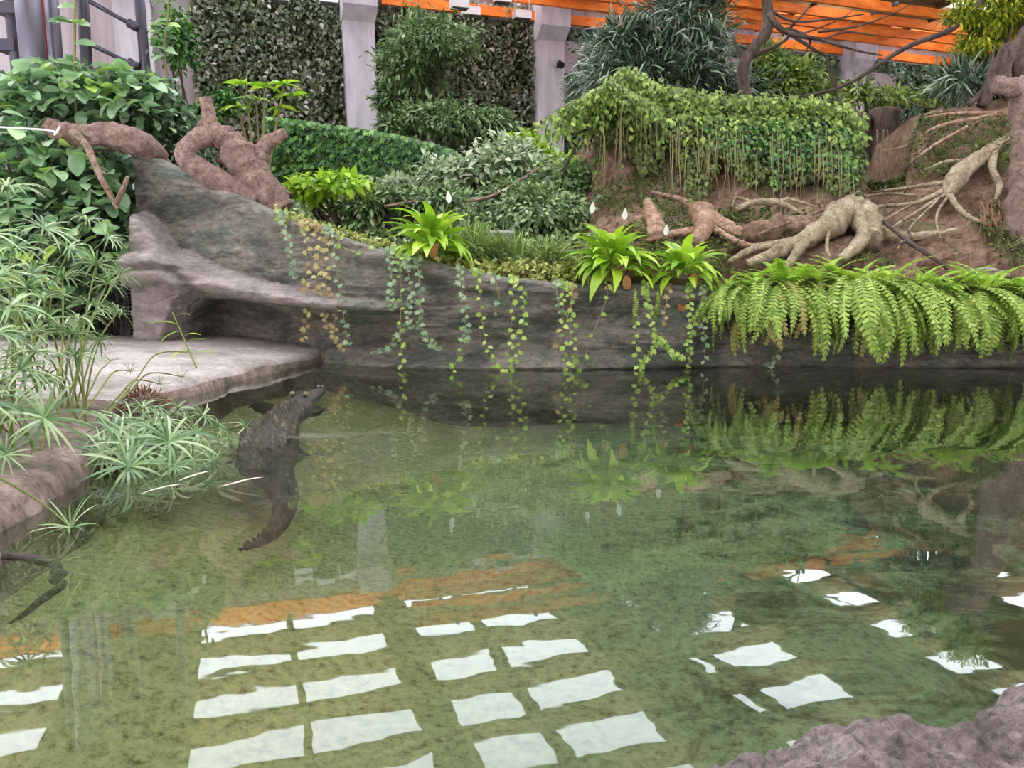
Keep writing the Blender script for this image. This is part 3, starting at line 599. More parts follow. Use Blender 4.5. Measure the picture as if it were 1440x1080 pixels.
# ------------------------------------------------------------------ driftwood on the wall
def WP(x, y, fwd=0.0): return P(x, y, wall_Y(x) - fwd)
base = WP(212, 212)
t = empty('driftwood_log', base, 'thick brown driftwood log lying on the wall end, tied with a rope', 'log')
tube_obj('trunk', [WP(66, 176, .25), WP(84, 186, .25), WP(120, 194, .22), WP(150, 190, .18), WP(185, 198, .1), WP(214, 218, -.25), WP(232, 246, -.7)], [.075, .10, .12, .125, .13, .13, .10], 'driftwood', t, 18, 10, .25, 1.0, base)
tube_obj('branch_stub', [WP(80, 184, .25), WP(66, 172, .28)], [.06, .035], 'driftwood', t, 8, 2, .2, 2.0, base)
base = WP(166, 294, .35)
t = empty('hanging_branch', base, 'slim striped dead branch leaning down from the driftwood log', 'branch')
tube_obj('main_stem', [WP(100, 182, .38), WP(122, 205, .4), WP(137, 240, .4), WP(152, 268, .38), WP(166, 294, .36)], [.035, .034, .032, .028, .022], 'pale_twig', t, 8, 4, .2, 3, base)
tube_obj('fork', [WP(164, 286, .37), WP(172, 268, .38), WP(180, 248, .4)], [.022, .026, .018], 'pale_twig', t, 8, 3, .2, 4, base)
o = tube_obj('white_rope', [P(-60, 176, 7.72), P(66, 183, 7.68), P(76, 190, 7.66), P(84, 178, 7.68)], .010, 'rope', None, 6, 4); tag(o, 'taut white rope tied round the tip of the driftwood log', 'rope')
base = WP(340, 275, -.2); YF = wall_Y(320) + .35
t = empty('forked_stump', base, 'forked pinkish driftwood stump standing on the sloping wall top', 'stump')
F3 = lambda x, y, d=0: P(x, y, YF + d)
tube_obj('trunk', [F3(395, 300), F3(372, 272), F3(348, 245), F3(334, 215), F3(322, 190)], [.17, .16, .15, .165, .09], 'driftwood', t, 18, 10, .3, 5, base)
tube_obj('arch_limb', [F3(360, 285, -.1), F3(300, 250, -.15), F3(262, 222, -.15), F3(272, 200, -.1), F3(300, 192, 0), F3(325, 195, 0)], [.11, .11, .10, .10, .10, .11], 'driftwood', t, 18, 10, .3, 6, base)
tube_obj('upright_limb', [F3(308, 192), F3(298, 175), F3(292, 155), F3(288, 138)], [.09, .075, .06, .062], 'driftwood', t, 18, 10, .25, 7, base)
tube_obj('limb_stub', [F3(296, 185), F3(282, 172)], [.06, .055], 'driftwood', t, 8, 3, .25, 8, base)
tube_obj('horn_limb', [F3(395, 285, .1), F3(372, 255, .1), F3(364, 225, .1), F3(376, 202, .1), F3(402, 186, .1)], [.13, .11, .09, .075, .05], 'driftwood', t, 18, 10, .25, 9, base)

# ------------------------------------------------------------------ crocodile in the shallows
def crocodile():
    k = [(452, 546, .015), (440, 551, .015), (425, 557, .01), (412, 568, 0), (398, 580, -.02), (386, 592, -.03), (376, 608, -.045), (374, 626, -.06), (380, 645, -.09), (392, 668, -.13), (400, 692, -.17), (398, 716, -.20), (384, 742, -.22), (360, 761, -.24), (333, 773, -.26)]
    pts = [Pw(x, y, z + (.05 if y < 660 else .03)) for x, y, z in k]
    rad = [.035, .06, .085, .115, .105, .14, .17, .165, .12, .085, .066, .052, .042, .028, .008]
    sp, rr = spline(pts, rad, 6)
    loc = pts[6].copy(); loc.z = -.3
    t = empty('crocodile', loc, 'dark scaly crocodile lying in the shallow water, tail curving into the pond', 'crocodile')
    b = MB(); b.tube([p - Vector((0, 0, r * .45)) for p, r in zip(sp, rr)], rr, 14, 1, 0, .62)
    def side(i):
        d = (sp[i + 1] - sp[i - 1]).normalized(); return Vector((-d.y, d.x, 0)), d
    legs = ((28, [(378, 576, -.10), (362, 572, -.12)]), (28, [(420, 582, -.10), (448, 577, -.13)]), (47, [(408, 634, -.13), (420, 641, -.20)]), (47, [(346, 632, -.13), (338, 648, -.20)]))
    for i, fp in legs:
        p0 = sp[i] - Vector((0, 0, .09)); ks = [Pw(*q) for q in fp]; p1, p2 = ks; dd0 = (p2 - p1); dd0.z = 0; dd0.normalize()
        b.tube([p0, p0.lerp(p1, .7), p1, p2], [.07, .06, .05, .042], 8, 3)
        for a in (-.55, -.2, .2, .55):
            dd = Matrix.Rotation(a, 3, 'Z') @ dd0; b.tube([p2, p2 + dd * .06, p2 + dd * .105 - Vector((0, 0, .02))], [.022, .016, .006], 6, 2)
    body = b.build('body', 'croc', t, True, loc)
    rm = body.modifiers.new('skin', 'REMESH'); rm.mode = 'VOXEL'; rm.voxel_size = .012; rm.use_smooth_shade = True
    sm = body.modifiers.new('smooth', 'SMOOTH'); sm.iterations = 4; sm.factor = .5
    m = MB()
    for i in range(19, len(sp) - 3):
        s, d = side(i); back_ = i < 54; rows_ = (-.78, -.5, -.2, .2, .5, .78) if back_ else (-.42, .42)
        for j, q in enumerate(rows_):
            if (i + j) % 2: continue
            w = rr[i] * (.12 if back_ else .16); c = sp[i] + s * (q * rr[i]) + Vector((0, 0, rr[i] * (.62 * math.sqrt(1 - q * q) - .45) - .006))
            ln = (sp[i + 1] - sp[i]).length * .72; hgt = (.03 + .02 * (abs(q) < .3)) * U(.8, 1.2) * (min(1, rr[i] / .09) if back_ else .9)
            m.add([c - d * ln - s * w, c - d * ln + s * w, c + d * ln + s * w, c + d * ln - s * w, c + d * ln * .75 + Vector((0, 0, hgt)), c - d * ln * .3 + Vector((0, 0, hgt * .6))],
                  [(0, 1, 5), (1, 2, 4, 5), (2, 3, 4), (3, 0, 5, 4)])
    tag(m.build('dorsal_scutes', 'scute', t, False, loc), kind='stuff')
    for sg in (1, -1):
        s, d = side(14); c = sp[14] + s * (sg * .042) + Vector((0, 0, .028))
        e = MB(); e.tube([c - d * .02, c, c + d * .02], [.008, .02, .008], 8, 3); o = e.build('eye_ridge', 'scute', t, True, loc)
        e = MB(); c = c + s * (sg * .012); e.tube([c - d * .008, c, c + d * .008], [.004, .011, .004], 8, 3); e.build('eye', 'eye', t, True, loc)
        c = sp[1] + s * (sg * .014) + Vector((0, 0, .012)); e = MB(); e.tube([c - d * .012, c + d * .012], [.012, .008], 8, 2); e.build('nostril', 'scute', t, True, loc)
crocodile()
# sunken stick and floating bits
o = tube_obj('sunken_stick', [Pw(x, y, z) for x, y, z in ((2, 781, .01), (25, 783, .0), (55, 788, -.01), (82, 797, -.02), (75, 804, -.02), (90, 806, -.03), (74, 815, -.03), (89, 821, -.04), (72, 834, -.05), (50, 850, -.07), (35, 863, -.09), (14, 876, -.12))], [.013, .014, .014, .013, .012, .012, .012, .012, .012, .011, .009, .004], 'sunken', None, 7, 3, .2)
tag(o, 'dark brown zigzag stick trailing into the water from the bank', 'stick')
LF_pale = [leaf_mesh('bleached_leaf', .16, .022, 'bleached', 'strap', .1, .2, 5), leaf_mesh('bleached_leaf', .13, .03, 'bleached', 'strap', .05, .2, 5)]
for i, (x, y, a) in enumerate(((200, 694, .1), (252, 676, .15), (318, 683, .05), (306, 686, -.3))):
    p = Pw(x, y, .006); o = bpy.data.objects.new('floating_leaf', LF_pale[i % 2]); COL.objects.link(o); o.location = p; o.rotation_euler = (0, 0, -math.pi / 2 + a)
    tag(o, 'bleached strap leaf floating among the drooping papyrus', 'leaf', 'bleached leaves on the water')

# ------------------------------------------------------------------ papyrus on the bank
def blade_whorl(n, L, wdt, droop, up):
    V, F = [], []
    for i in range(n):
        az = 2 * math.pi * (i + U(-.35, .35)) / n; l = L * U(.75, 1.1); el = up + U(-.25, .3); y = z = 0; o = len(V); seg = 6
        for k in range(seg + 1):
            tt_ = k / seg
            if k: a = el - droop * 2.0 * tt_ ** 1.2; y += math.cos(a) * l / seg; z += math.sin(a) * l / seg
            w = wdt * .5 * (1 - .2 * tt_) * (1 if tt_ < .75 else (1 - tt_) * 4 * .95 + .05) * (1 if k else .6)
            ca, sa = math.cos(az), math.sin(az)
            for sgn in (-1, 1): V.append((ca * y - sa * w * sgn, sa * y + ca * w * sgn, z + (.25 * w if sgn > 0 else 0)))
        for k in range(seg): F.append((o + 2 * k, o + 2 * k + 1, o + 2 * k + 3, o + 2 * k + 2))
    return np_mesh('leaf_whorl', V, F, 'papyrus', False)
WH = [blade_whorl(22, .2, .0115, U(.45, .75), U(.35, .8)) for _ in range(6)]
WHS = [blade_whorl(12, .16, .007, .35, .7) for _ in range(3)]
def papyrus(base, heads, label, group='umbrella papyrus on the bank', small=False):
    t = empty('umbrella_papyrus', base, label, 'papyrus', group)
    for (x, y, Y, s) in heads:
        p = P(x, y, Y); b0 = base + Vector((U(-.12, .12), U(-.12, .12), -.02))
        mid = b0.lerp(p, .55) + Vector((0, 0, .10 * (p - b0).length)) ; mid.x = b0.x * .6 + p.x * .4
        st = tube_obj('stem', [b0, b0.lerp(mid, .6), mid, p], [.006, .0055, .005, .004], 'stem', t, 5, 4, off=base)
        d = (p - mid).normalized(); d = (d + Vector((0, 0, .7))).normalized()
        q = d.to_track_quat('Z', 'Y').to_matrix().to_4x4() @ Matrix.Rotation(U(0, 6), 4, 'Z')
        w = bpy.data.objects.new('leaf_whorl', (WHS if small else WH)[int(U(0, 2.99 if small else 5.99))]); COL.objects.link(w); w.parent = st
        w.matrix_basis = Matrix.Translation(p - base) @ q @ Matrix.Scale(s, 4)
    return t
def B_(x, y): p = Pw(x, y, .1); return Vector((p.x, p.y, land_z(p.x, p.y)))
papyrus(B_(20, 640), [(62, 452, 3.6, 1.15), (18, 470, 3.4, 1.0), (40, 405, 3.7, .9), (100, 470, 3.7, .9), (-20, 430, 3.5, 1.0), (6, 540, 3.3, .9), (60, 535, 3.6, .8), (-30, 520, 3.3, 1)], 'tall papyrus clump at the water edge with star-shaped leaf whorls')
papyrus(B_(80, 600), [(110, 448, 4.0, 1.1), (88, 392, 4.2, 1.0), (150, 400, 4.4, .9), (70, 540, 3.9, .9), (135, 372, 4.5, 1.0), (30, 500, 4.0, 1)], 'tall papyrus clump leaning over the concrete slab')
papyrus(B_(40, 560), [(10, 265, 4.3, 1.1), (62, 322, 4.4, 1.1), (95, 350, 4.6, 1.0), (20, 350, 4.2, 1.0), (150, 335, 4.9, .9), (-15, 330, 4.2, 1.1), (45, 385, 4.3, 1.0), (120, 310, 4.8, .9), (-5, 390, 4.0, 1.0)], 'tallest papyrus clump rising before the broad-leaved shrub')
papyrus(B_(30, 610), [(62, 588, 3.1, 1.0), (8, 640, 2.9, .55), (20, 575, 3.2, .7)], 'short papyrus clump drooping over the bank edge')
papyrus(B_(135, 610), [(190, 632, 3.4, 1.1), (236, 622, 3.5, 1.2), (215, 600, 3.7, 1.0), (180, 655, 3.3, 1.1), (275, 610, 3.8, .9), (160, 600, 3.6, 1.0), (245, 655, 3.4, .8), (300, 650, 3.6, .7)], 'spreading papyrus clump hanging out over the pond beside the crocodile')
papyrus(B_(150, 585), [(330, 640, 3.9, .8), (365, 645, 4.0, .7), (345, 600, 4.3, .7), (285, 585, 4.3, .9), (250, 575, 4.4, .9), (295, 680, 3.5, .6), (200, 575, 4.2, .9)], 'yellowing papyrus clump lying across the crocodile')
papyrus(B_(120, 590), [(155, 508, 4.9, .55), (184, 522, 5.2, .5), (225, 540, 5.2, .5), (257, 530, 5.4, .5), (263, 495, 5.6, .4), (85, 515, 4.3, .6)], 'sparse thin papyrus clump standing over the pale slab', small=True)
papyrus(B_(-40, 640), [(-10, 470, 3.1, 1.0), (30, 520, 3.2, 1.0), (-30, 560, 3.0, 1.0), (50, 495, 3.3, .9), (15, 430, 3.3, 1.0), (-20, 370, 3.4, 1.1)], 'papyrus clump nearest the zigzag stick, stalks crowded together')
papyrus(B_(100, 580), [(128, 430, 4.3, 1.0), (165, 440, 4.6, .9), (60, 420, 4.1, 1.0), (105, 500, 4.1, .9), (170, 385, 4.9, .9), (85, 460, 4.2, 1.0), (45, 470, 4.0, 1.0), (140, 480, 4.5, .8)], 'dense papyrus clump before the mesh gate')
papyrus(B_(140, 600), [(205, 620, 3.8, 1.1), (165, 628, 3.5, 1.0), (255, 632, 3.7, 1.0), (230, 590, 4.0, 1.0), (185, 600, 3.8, 1.0), (320, 622, 4.0, .8), (270, 645, 3.6, .9), (145, 640, 3.4, .9), (220, 660, 3.4, .9), (305, 600, 4.2, .8)], 'thick low papyrus clump between the bank and the crocodile')
# fallen sprig on the water and thin lying stalk
s0 = Pw(100, 742, .01); t = empty('fallen_sprig', s0, 'fallen yellow-green papyrus sprig floating on a long stalk', 'sprig')
tube_obj('stem', [Pw(0, 672, .16), Pw(60, 708, .06), s0], [.005, .004, .003], 'stem', t, 5, 3, off=s0)
put('leaf_whorl', WHS[0], t, Matrix.Scale(.8, 4) @ Matrix.Rotation(.4, 4, 'X'))
# small brown tussock on the slab edge
p = Pw(203, 572, .08); o = empty('brown_tussock', p, 'small brown matted tussock at the slab edge', 'tussock')
n = 500; d = rvec(n); d[:, 2] = np.abs(d[:, 2]); tag(cloud('dead_fibres', np.array(p) + d * np.array((.12, .1, .1)) * rng.uniform(.3, 1, (n, 1)), d + rvec(n) * .6 - np.array((0, 0, .5)), rvec(n), .07, .12, T_BLADE, 'hanging_root', o, p), kind='stuff')
tag(MB().tube([(0, 0, -.03), (0, 0, .05), (0, 0, .09)], [.12, .1, .03], 10, 3, .3).build('core', 'bank', o, True))

# ------------------------------------------------------------------ plants that are built leaf by leaf
def leafy(name, base, label, cat, meshes, spots, stem_r=.012, stem='bark', group=None, leafname='leaf', stem_n=6):
    """spots: (position, direction, scale); each leaf an object of its own, stems join the base to the spots"""
    t = empty(name, base, label, cat, group)
    m = MB(); 
    for k in range(0, len(spots), max(1, len(spots) // stem_n)):
        p = Vector(spots[k][0]); b0 = Vector(base) + Vector((U(-.05, .05), U(-.05, .05), 0)); m.tube([b0, b0.lerp(p, .5) + Vector((0, 0, .05)), p], [stem_r, stem_r * .8, stem_r * .4], 5, 3)
    if m.v: m.build('stems', stem, t, True, base)
    for i, (p, d, s) in enumerate(spots):
        put(leafname, meshes[i % len(meshes)], t, orient(Vector(p) - Vector(base), d, (U(-.3, .3), U(-.3, .3), 1), U(-.5, .5), s))
    return t
BL = [leaf_mesh('broad_leaf', .20, U(.11, .14), 'broad', 'round', U(.25, .55), U(.05, .25), 5, .03) for _ in range(4)]
def broad_shrub(cx, cy, rx, ry, Y, n, label, size=1.0, meshes=BL, zr=.5):
    c = P(cx, cy, Y); ppm = FPX / Y; sp_ = []
    for i in range(n):
        a = U(0, 2 * math.pi); r = math.sqrt(U(0, 1)); dx = r * math.cos(a) * rx / ppm; dz = r * math.sin(a) * ry / ppm
        dy = -zr * math.sqrt(max(1 - r * r, 0)) * U(.5, 1) + U(-.1, .1)
        p = c + Vector((dx, dy, dz)); d = Vector((U(-1, 1) + dx, -U(.1, 1.2), U(-.7, .25) + dz * .4)); sp_.append((p, d, size * U(.65, 1.25)))
    base = Vector((c.x, c.y, min(bed_z(Y), c.z - .1)))
    if Y < 8.4: base.z = min(.2, c.z - .1)
    t = leafy('broadleaf_shrub', base, label, 'shrub', meshes, sp_, .015, 'bark', 'broad-leaved shrubs behind the log')
    ni = int(n * 9); a = rng.uniform(0, 2 * math.pi, ni); r = np.sqrt(rng.uniform(0, 1, ni)); q = np.array(c) + np.stack([r * np.cos(a) * rx / ppm, rng.uniform(-.1, .45, ni), r * np.sin(a) * ry / ppm], 1)
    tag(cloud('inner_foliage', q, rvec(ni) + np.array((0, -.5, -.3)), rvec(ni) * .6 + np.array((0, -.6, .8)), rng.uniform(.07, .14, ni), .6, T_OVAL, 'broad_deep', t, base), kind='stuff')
    return t
broad_shrub(25, 150, 45, 40, 8.9, 90, 'broad-leaved shrub growing at the foot of the jointed steel post')
broad_shrub(95, 140, 75, 48, 8.8, 190, 'large broad-leaved shrub growing over the driftwood log')
broad_shrub(190, 150, 55, 50, 8.9, 130, 'broad-leaved shrub beneath the sloping steel braces')
broad_shrub(30, 225, 55, 55, 8.0, 90, 'broad-leaved shrub beneath the tied rope', .95)
broad_shrub(110, 250, 75, 62, 8.2, 150, 'broad-leaved shrub behind the hanging dead branch', 1.0)
broad_shrub(150, 320, 55, 60, 8.1, 90, 'lowest broad-leaved shrub beside the pointed rock fin', .95)
broad_shrub(40, 330, 70, 60, 7.7, 90, 'broad-leaved shrub overhung by the tallest papyrus', .95)
broad_shrub(70, 425, 80, 45, 7.9, 80, 'low broad-leaved shrub behind the papyrus stalks next to the mesh gate', .9)
PL = [leaf_mesh('pointed_leaf', .2, .055, 'pale_shrub', 'lance', U(.3, .6), .2, 5) for _ in range(3)]
broad_shrub(235, 190, 38, 50, 9.2, 110, 'pale pointed-leaved shrub between the log and the forked stump', .9, PL, .3)
# climbers up against the concrete
def climber(pts, n, label, meshes, s=1.0, mat='tan_stem'):
    base = pts[0].copy(); base.z = min(base.z, bed_z(base.y)) if base.y > 8 else base.z
    sp, rr = spline([base] + pts, [.012] * (len(pts) + 1), 6)
    t = empty('climbing_plant', base, label, 'climber')
    tube_obj('stem', [base] + pts, [.014] * len(pts) + [.006], 'tan_stem', t, 6, 5, off=base)
    for i in range(n):
        k = int(U(.25, .99) * (len(sp) - 1)); sg = -1 if i % 2 else 1
        put('leaf', meshes[i % len(meshes)], t, orient(sp[k] - base, (sg * U(.5, 1), U(-.7, .2), U(-.3, .4)), (0, -.4, 1), U(-.4, .4), s * U(.7, 1.25)))
climber([P(106, 140, 8.6), P(105, 60, 8.6), P(106, 10, 8.6), P(108, -30, 8.6)], 14, 'tall bare-stemmed climber with few broad leaves before the pipes', BL, 1.15)
climber([P(236, 130, 9.4), P(232, 70, 9.4), P(236, 20, 9.4), P(240, -20, 9.4)], 30, 'leafy climber beside the living wall and concrete pillar', BL, .85)
PAL = [leaf_mesh('lobed_leaf', .28, .09, 'lime_shrub', 'lance', .35, .2, 5) for _ in range(3)]
base = P(365, 235, 10.5); base.z = bed_z(10.5)
spots = []
for (x, y) in ((345, 118), (372, 122), (400, 118), (335, 150), (395, 152), (360, 140), (410, 135)):
    for k in range(6): a = k * 1.05 + U(-.2, .2); spots.append((P(x, y, 10.5), (math.cos(a), math.sin(a) * .8 - .3, U(-.3, .15)), U(.8, 1.1)))
leafy('papaya_sapling', base, 'young lime-green sapling with hand-shaped leaves behind the forked stump', 'sapling', PAL, spots, .025, 'tan_stem')
# peace lilies
LL = [leaf_mesh('lily_leaf', .38, .105, 'lily', 'lance', U(.4, .8), .25, 8, .05, .02) for _ in range(4)]
LD = [leaf_mesh('withered_leaf', .2, .08, 'lily_dead', 'lance', .9, .4, 6)]
SPA = [leaf_mesh('white_spathe', .11, .05, 'white', 'lance', -.1, .5, 6)]
def peace_lily(x, y, Y, n, sc, flowers, dead, label):
    base = P(x, y, Y); t = empty('peace_lily', base, label, 'lily', 'peace lilies on the wall top')
    for i in range(n):
        az = i * 2.4 + U(-.2, .2); f = (i + .5) / n; el = 1.2 - 1.35 * f + U(-.2, .2); r = .03 + .05 * f
        d = Vector((math.cos(az) * math.cos(el), math.sin(az) * math.cos(el), math.sin(el)))
        put('leaf', LL[i % 4], t, orient(Vector((math.cos(az) * r, math.sin(az) * r, .06 + .1 * (1 - f))) + d * .06, d, (0, 0, 1), U(-.3, .3), sc * U(.75, 1.15)))
    for (fx, fy) in flowers:
        p = P(fx, fy, Y) - base; st = tube_obj('flower_stalk', [Vector((0, 0, .05)), p * .5 + Vector((0, 0, .08)), p], [.005, .004, .003], 'stem', t, 5, 3)
        put('spathe', SPA[0], st, orient(p, (U(-.1, .1), .05, 1), (0, -1, 0), 0, 1.0))
    for (dx, dy) in dead: put('withered_leaf', LD[0], t, orient(P(dx, dy, Y - .12) - base, (U(-.2, .2), -.35, -1), (0, -1, .3), 0, 1.0))
peace_lily(608, 362, wall_Y(608) + .15, 64, 1.0, [(632, 285)], [(612, 340)], 'lime-green peace lily alone on the sloping wall top')
peace_lily(860, 388, wall_Y(860) + .1, 76, 1.0, [(832, 300), (878, 309)], [(845, 405), (856, 400), (880, 388)], 'largest peace lily with two white spathes beside the ferns')
peace_lily(962, 398, wall_Y(962) + .1, 58, .85, [(936, 331)], [(960, 420), (975, 385), (918, 408)], 'smaller peace lily with one white spathe next to the ferns')
# sword ferns
def frond_mesh(L, wd, up, droop, mat, n=22):
    V, F = [], []; y = z = 0.0; cen = []
    for i in range(n + 1):
        t_ = i / n; a = up - droop * t_ ** .75
        if i: y += math.cos(a) * L / n; z += math.sin(a) * L / n
        cen.append((y, z, a))
    for i in range(n + 1):
        V += [(-.004, cen[i][0], cen[i][1]), (.004, cen[i][0], cen[i][1])]
    for i in range(n): F.append((2 * i, 2 * i + 1, 2 * i + 3, 2 * i + 2))
    for i in range(2, n):
        t_ = i / n; w = wd * .5 * math.sin(math.pi * (t_ * .9 + .06)) ** .7; yy, zz, a = cen[i]; h = L / n * .42; cy, sy = math.cos(a), math.sin(a)
        for sg in (-1, 1):
            o = len(V); tw = .15 * w
            V += [(sg * .003, yy - cy * h, zz - sy * h), (sg * w, yy + cy * h * .6 - sy * -tw * .3, zz + sy * h * .6 - tw), (sg * w * .8, yy + cy * h * 1.6, zz + sy * h * 1.6 - tw * .8), (sg * .003, yy + cy * h, zz + sy * h)]
            F.append((o, o + 1, o + 2, o + 3))
    return np_mesh('frond', V, F, mat)
FR = [frond_mesh(U(.66, .84), .1, U(.5, 1.0), U(2.1, 2.6), 'fern') for _ in range(5)]
FRU = [frond_mesh(U(.36, .5), .09, U(1.0, 1.35), U(.9, 1.5), 'fern_new') for _ in range(3)]
FRO = [frond_mesh(U(.66, .8), .095, U(.4, .8), U(2.2, 2.5), 'fern_old') for _ in range(3)]
def fern(x, y, Y, n, s, old, label):
    base = P(x, y, Y); t = empty('sword_fern', base, label, 'fern', 'sword ferns along the wall top')
    for i in range(n):
        r = i / n
        if r < .45: az = U(-math.pi, 0) ; me = FR[i % 5] if U(0, 1) > old else FRO[i % 3]
        elif r < .8: az = U(-math.pi * 1.1, .1 * math.pi); me = FR[(i + 2) % 5]
        else: az = U(0, 2 * math.pi); me = FRU[i % 3]
        if .72 < r < .8: me = FRU[i % 3]
        d = (math.cos(az), math.sin(az), 0)
        put('frond', me, t, orient(Vector((U(-.07, .07), U(-.05, .05), U(-.05, .05))), d, (U(-.25, .25), U(-.15, .15), 1), U(-.3, .3), s * U(.75, 1.1)))
FERN = [(1022, 412, .6, .1, 'small sword fern crowded against the peace lily'), (1068, 408, .85, .2, 'sword fern beneath the long thin roots'), (1102, 408, 1.0, .6, 'sword fern with many yellowing old fronds'), (1150, 405, .95, .5, 'sword fern with browning tips beside the yellowing fern'),
        (1200, 405, 1.1, .05, 'tallest bright sword fern below the arched pale root'), (1245, 410, 1.0, .1, 'full green sword fern next to the tallest fern'), (1290, 412, .95, .05, 'sword fern below the fallen dead branch'), (1335, 415, .95, .05, 'sword fern mixed with dark grass blades'), (1385, 415, 1.0, .05, 'sword fern below the hanging fibrous roots'), (1430, 422, .85, .1, 'sword fern beside the rounded grey stone'), (1478, 425, .85, .1, 'outermost sword fern past the grey stone')]
for (x, y, s, old, lb) in FERN: fern(x, y, wall_Y(x) - .02, 52, s * 1.12, old, lb)
# two narrow hanging fronds on the wall by the lilies
for i, (x, y, lb) in enumerate(((893, 404, 'narrow fern frond hanging straight down the wall below the largest lily'), (925, 406, 'narrow fern frond hanging straight down between the two big lilies'))):
    base = P(x, y, wall_Y(x) - .1); t = empty('hanging_frond', base, lb, 'fern', 'single hanging fronds')
    put('frond', FR[i], t, orient(Vector((0, 0, 0)), (0, -.25, -1), (0, -1, .1), 0, .55))

# ------------------------------------------------------------------ vines down the wall
VL = {m: [np_mesh('vine_leaf', T_STAR[0] * .085 * np.array((1.1, 1, 1)), T_STAR[1], m), leaf_mesh('vine_leaf', .075, .055, m, 'round', .4, .2, 4)] for m in ('vine', 'vine_brown', 'vine_teal')}
def vine(pts, mat, label, n=None, shape=0, stem='tan_stem', s=.66, group='trailing vines on the pond wall'):
    w = [P(x, y, wall_Y(x) - .19 - .02 * math.sin(i)) for i, (x, y) in enumerate(pts)]
    if pts[0][1] < 440: w = [P(pts[0][0], float(np.interp(pts[0][0], WX, WT)) - 8, wall_Y(pts[0][0]) + .08), P(pts[0][0], float(np.interp(pts[0][0], WX, WT)) - 5, wall_Y(pts[0][0]) - .13)] + w
    base = w[0]; t = empty('trailing_vine', base, label, 'vine', group)
    tube_obj('stem', w, [.0045] * (len(w) - 1) + [.002], stem, t, 5, 4, off=base)
    sp, _ = spline(w, .005, 8); ln = sum((sp[i + 1] - sp[i]).length for i in range(len(sp) - 1)); n = n if n is not None else int(ln / .04)
    n = int(n * 1.35)
    for i in range(n):
        p = sp[int((i + .7) / n * (len(sp) - 1))]; sg = 1 if i % 2 else -1
        put('leaf', VL[mat][shape if U(0, 1) < .8 else 1 - shape], t, orient(p - base, (sg * U(.3, 1), -.3, U(-1, .1)), (U(-.3, .3), -1, .5), U(-.4, .4), s * U(.7, 1.25)))
vine([(396, 298), (404, 330), (410, 365), (416, 392)], 'vine_teal', 'short grey-green vine at the upper edge of the dry vines')
vine([(428, 312), (432, 350), (430, 400), (432, 440), (428, 480)], 'vine_brown', 'dry brown vine ending in a leafy tuft above the ledge', 26)
vine([(440, 312), (450, 350), (446, 395), (455, 440), (468, 470), (482, 492)], 'vine_brown', 'dry brown vine crossing the ridge and drooping to its tip', 30)
vine([(452, 318), (462, 350), (458, 400), (470, 430), (470, 470)], 'vine_brown', 'dry brown vine with reddish stem hanging past the ridge', 28)
vine([(462, 318), (470, 350), (476, 400), (484, 450), (490, 485)], 'vine_teal', 'green vine hanging along the dry brown vines', 24)
vine([(478, 345), (505, 355), (530, 345)], 'vine', 'thin looping vine strung sideways between dry and green vines', 4)
vine([(548, 362), (552, 390), (548, 415), (555, 435)], 'vine_teal', 'short grey-green vine near the ridge end')
vine([(562, 372), (564, 420), (563, 470), (566, 505), (564, 535)], 'vine', 'single vine reaching the water below the lone lily', 16)
vine([(572, 372), (578, 410), (574, 440), (580, 460)], 'vine_teal', 'dense grey-green vine below the lone lily', 22)
vine([(588, 380), (592, 420), (590, 455), (604, 478), (618, 490)], 'vine_teal', 'grey-green vine bending sideways at its tip', 26)
vine([(524, 496), (545, 488), (560, 470), (566, 455)], 'vine_teal', 'short sideways shoot over the dark band of wall', 9)
vine([(672, 388), (676, 430), (682, 475), (694, 505), (709, 525), (724, 505), (734, 470), (737, 430), (735, 402)], 'vine', 'long looping vine hanging in a U shape to the water', 34, 1)
vine([(648, 390), (652, 425), (656, 460), (652, 480)], 'vine_teal', 'small grey-green vine beside the U-shaped loop')
vine([(655, 455), (648, 490), (637, 520), (636, 535)], 'vine', 'bare thin vine with a yellow tip over the water', 6)
vine([(722, 398), (720, 440), (718, 480), (716, 505)], 'vine', 'leafy vine hanging inside the U-shaped loop', 14)
vine([(697, 395), (702, 420), (692, 445)], 'vine_teal', 'tiny grey vine shoot within the loop', 5)
vine([(806, 405), (803, 430), (795, 455), (780, 480), (768, 514)], 'vine_brown', 'bare reddish vine slanting down the wall', 7)
vine([(782, 403), (786, 430), (790, 440)], 'vine_teal', 'short vine with tiny pale leaves', 7)
vine([(800, 410), (806, 450), (806, 490), (812, 525), (818, 545)], 'vine', 'leafy vine with round leaves dipping into the water', 22, 1)
vine([(792, 420), (793, 470), (796, 510), (804, 530)], 'vine', 'dense round-leaved vine at the foot of the slanting stalk', 18, 1)
vine([(854, 416), (842, 450), (826, 490), (818, 520), (818, 545)], 'vine', 'long bare green stalk slanting to the water', 6, 1)
vine([(896, 440), (894, 480), (898, 515), (896, 545)], 'vine', 'thin vine under the hanging narrow frond', 10, 1)
vine([(908, 412), (914, 440), (922, 470), (935, 485), (948, 498)], 'vine', 'bright star-leaved vine trailing between the lilies', 26)
vine([(925, 470), (918, 490), (906, 505), (900, 515)], 'vine', 'bright star-leaved side shoot by the narrow frond', 12)
vine([(970, 425), (974, 455), (968, 480), (970, 505), (960, 532)], 'vine', 'round-leaved vine falling from the smaller lily', 26, 1)
vine([(988, 425), (988, 455), (992, 480), (990, 510)], 'vine_teal', 'grey round-leaved vine beside the sword ferns', 16, 1)
vine([(960, 500), (952, 500), (945, 495)], 'vine', 'low star-leaved tuft above the water', 8)
vine([(940, 415), (934, 440), (936, 455)], 'vine_brown', 'short dry brown vine under the smaller lily', 7)
vine([(1098, 480), (1094, 495), (1085, 510), (1078, 512)], 'vine_teal', 'pale grey sprig under the yellowing fern', 10)

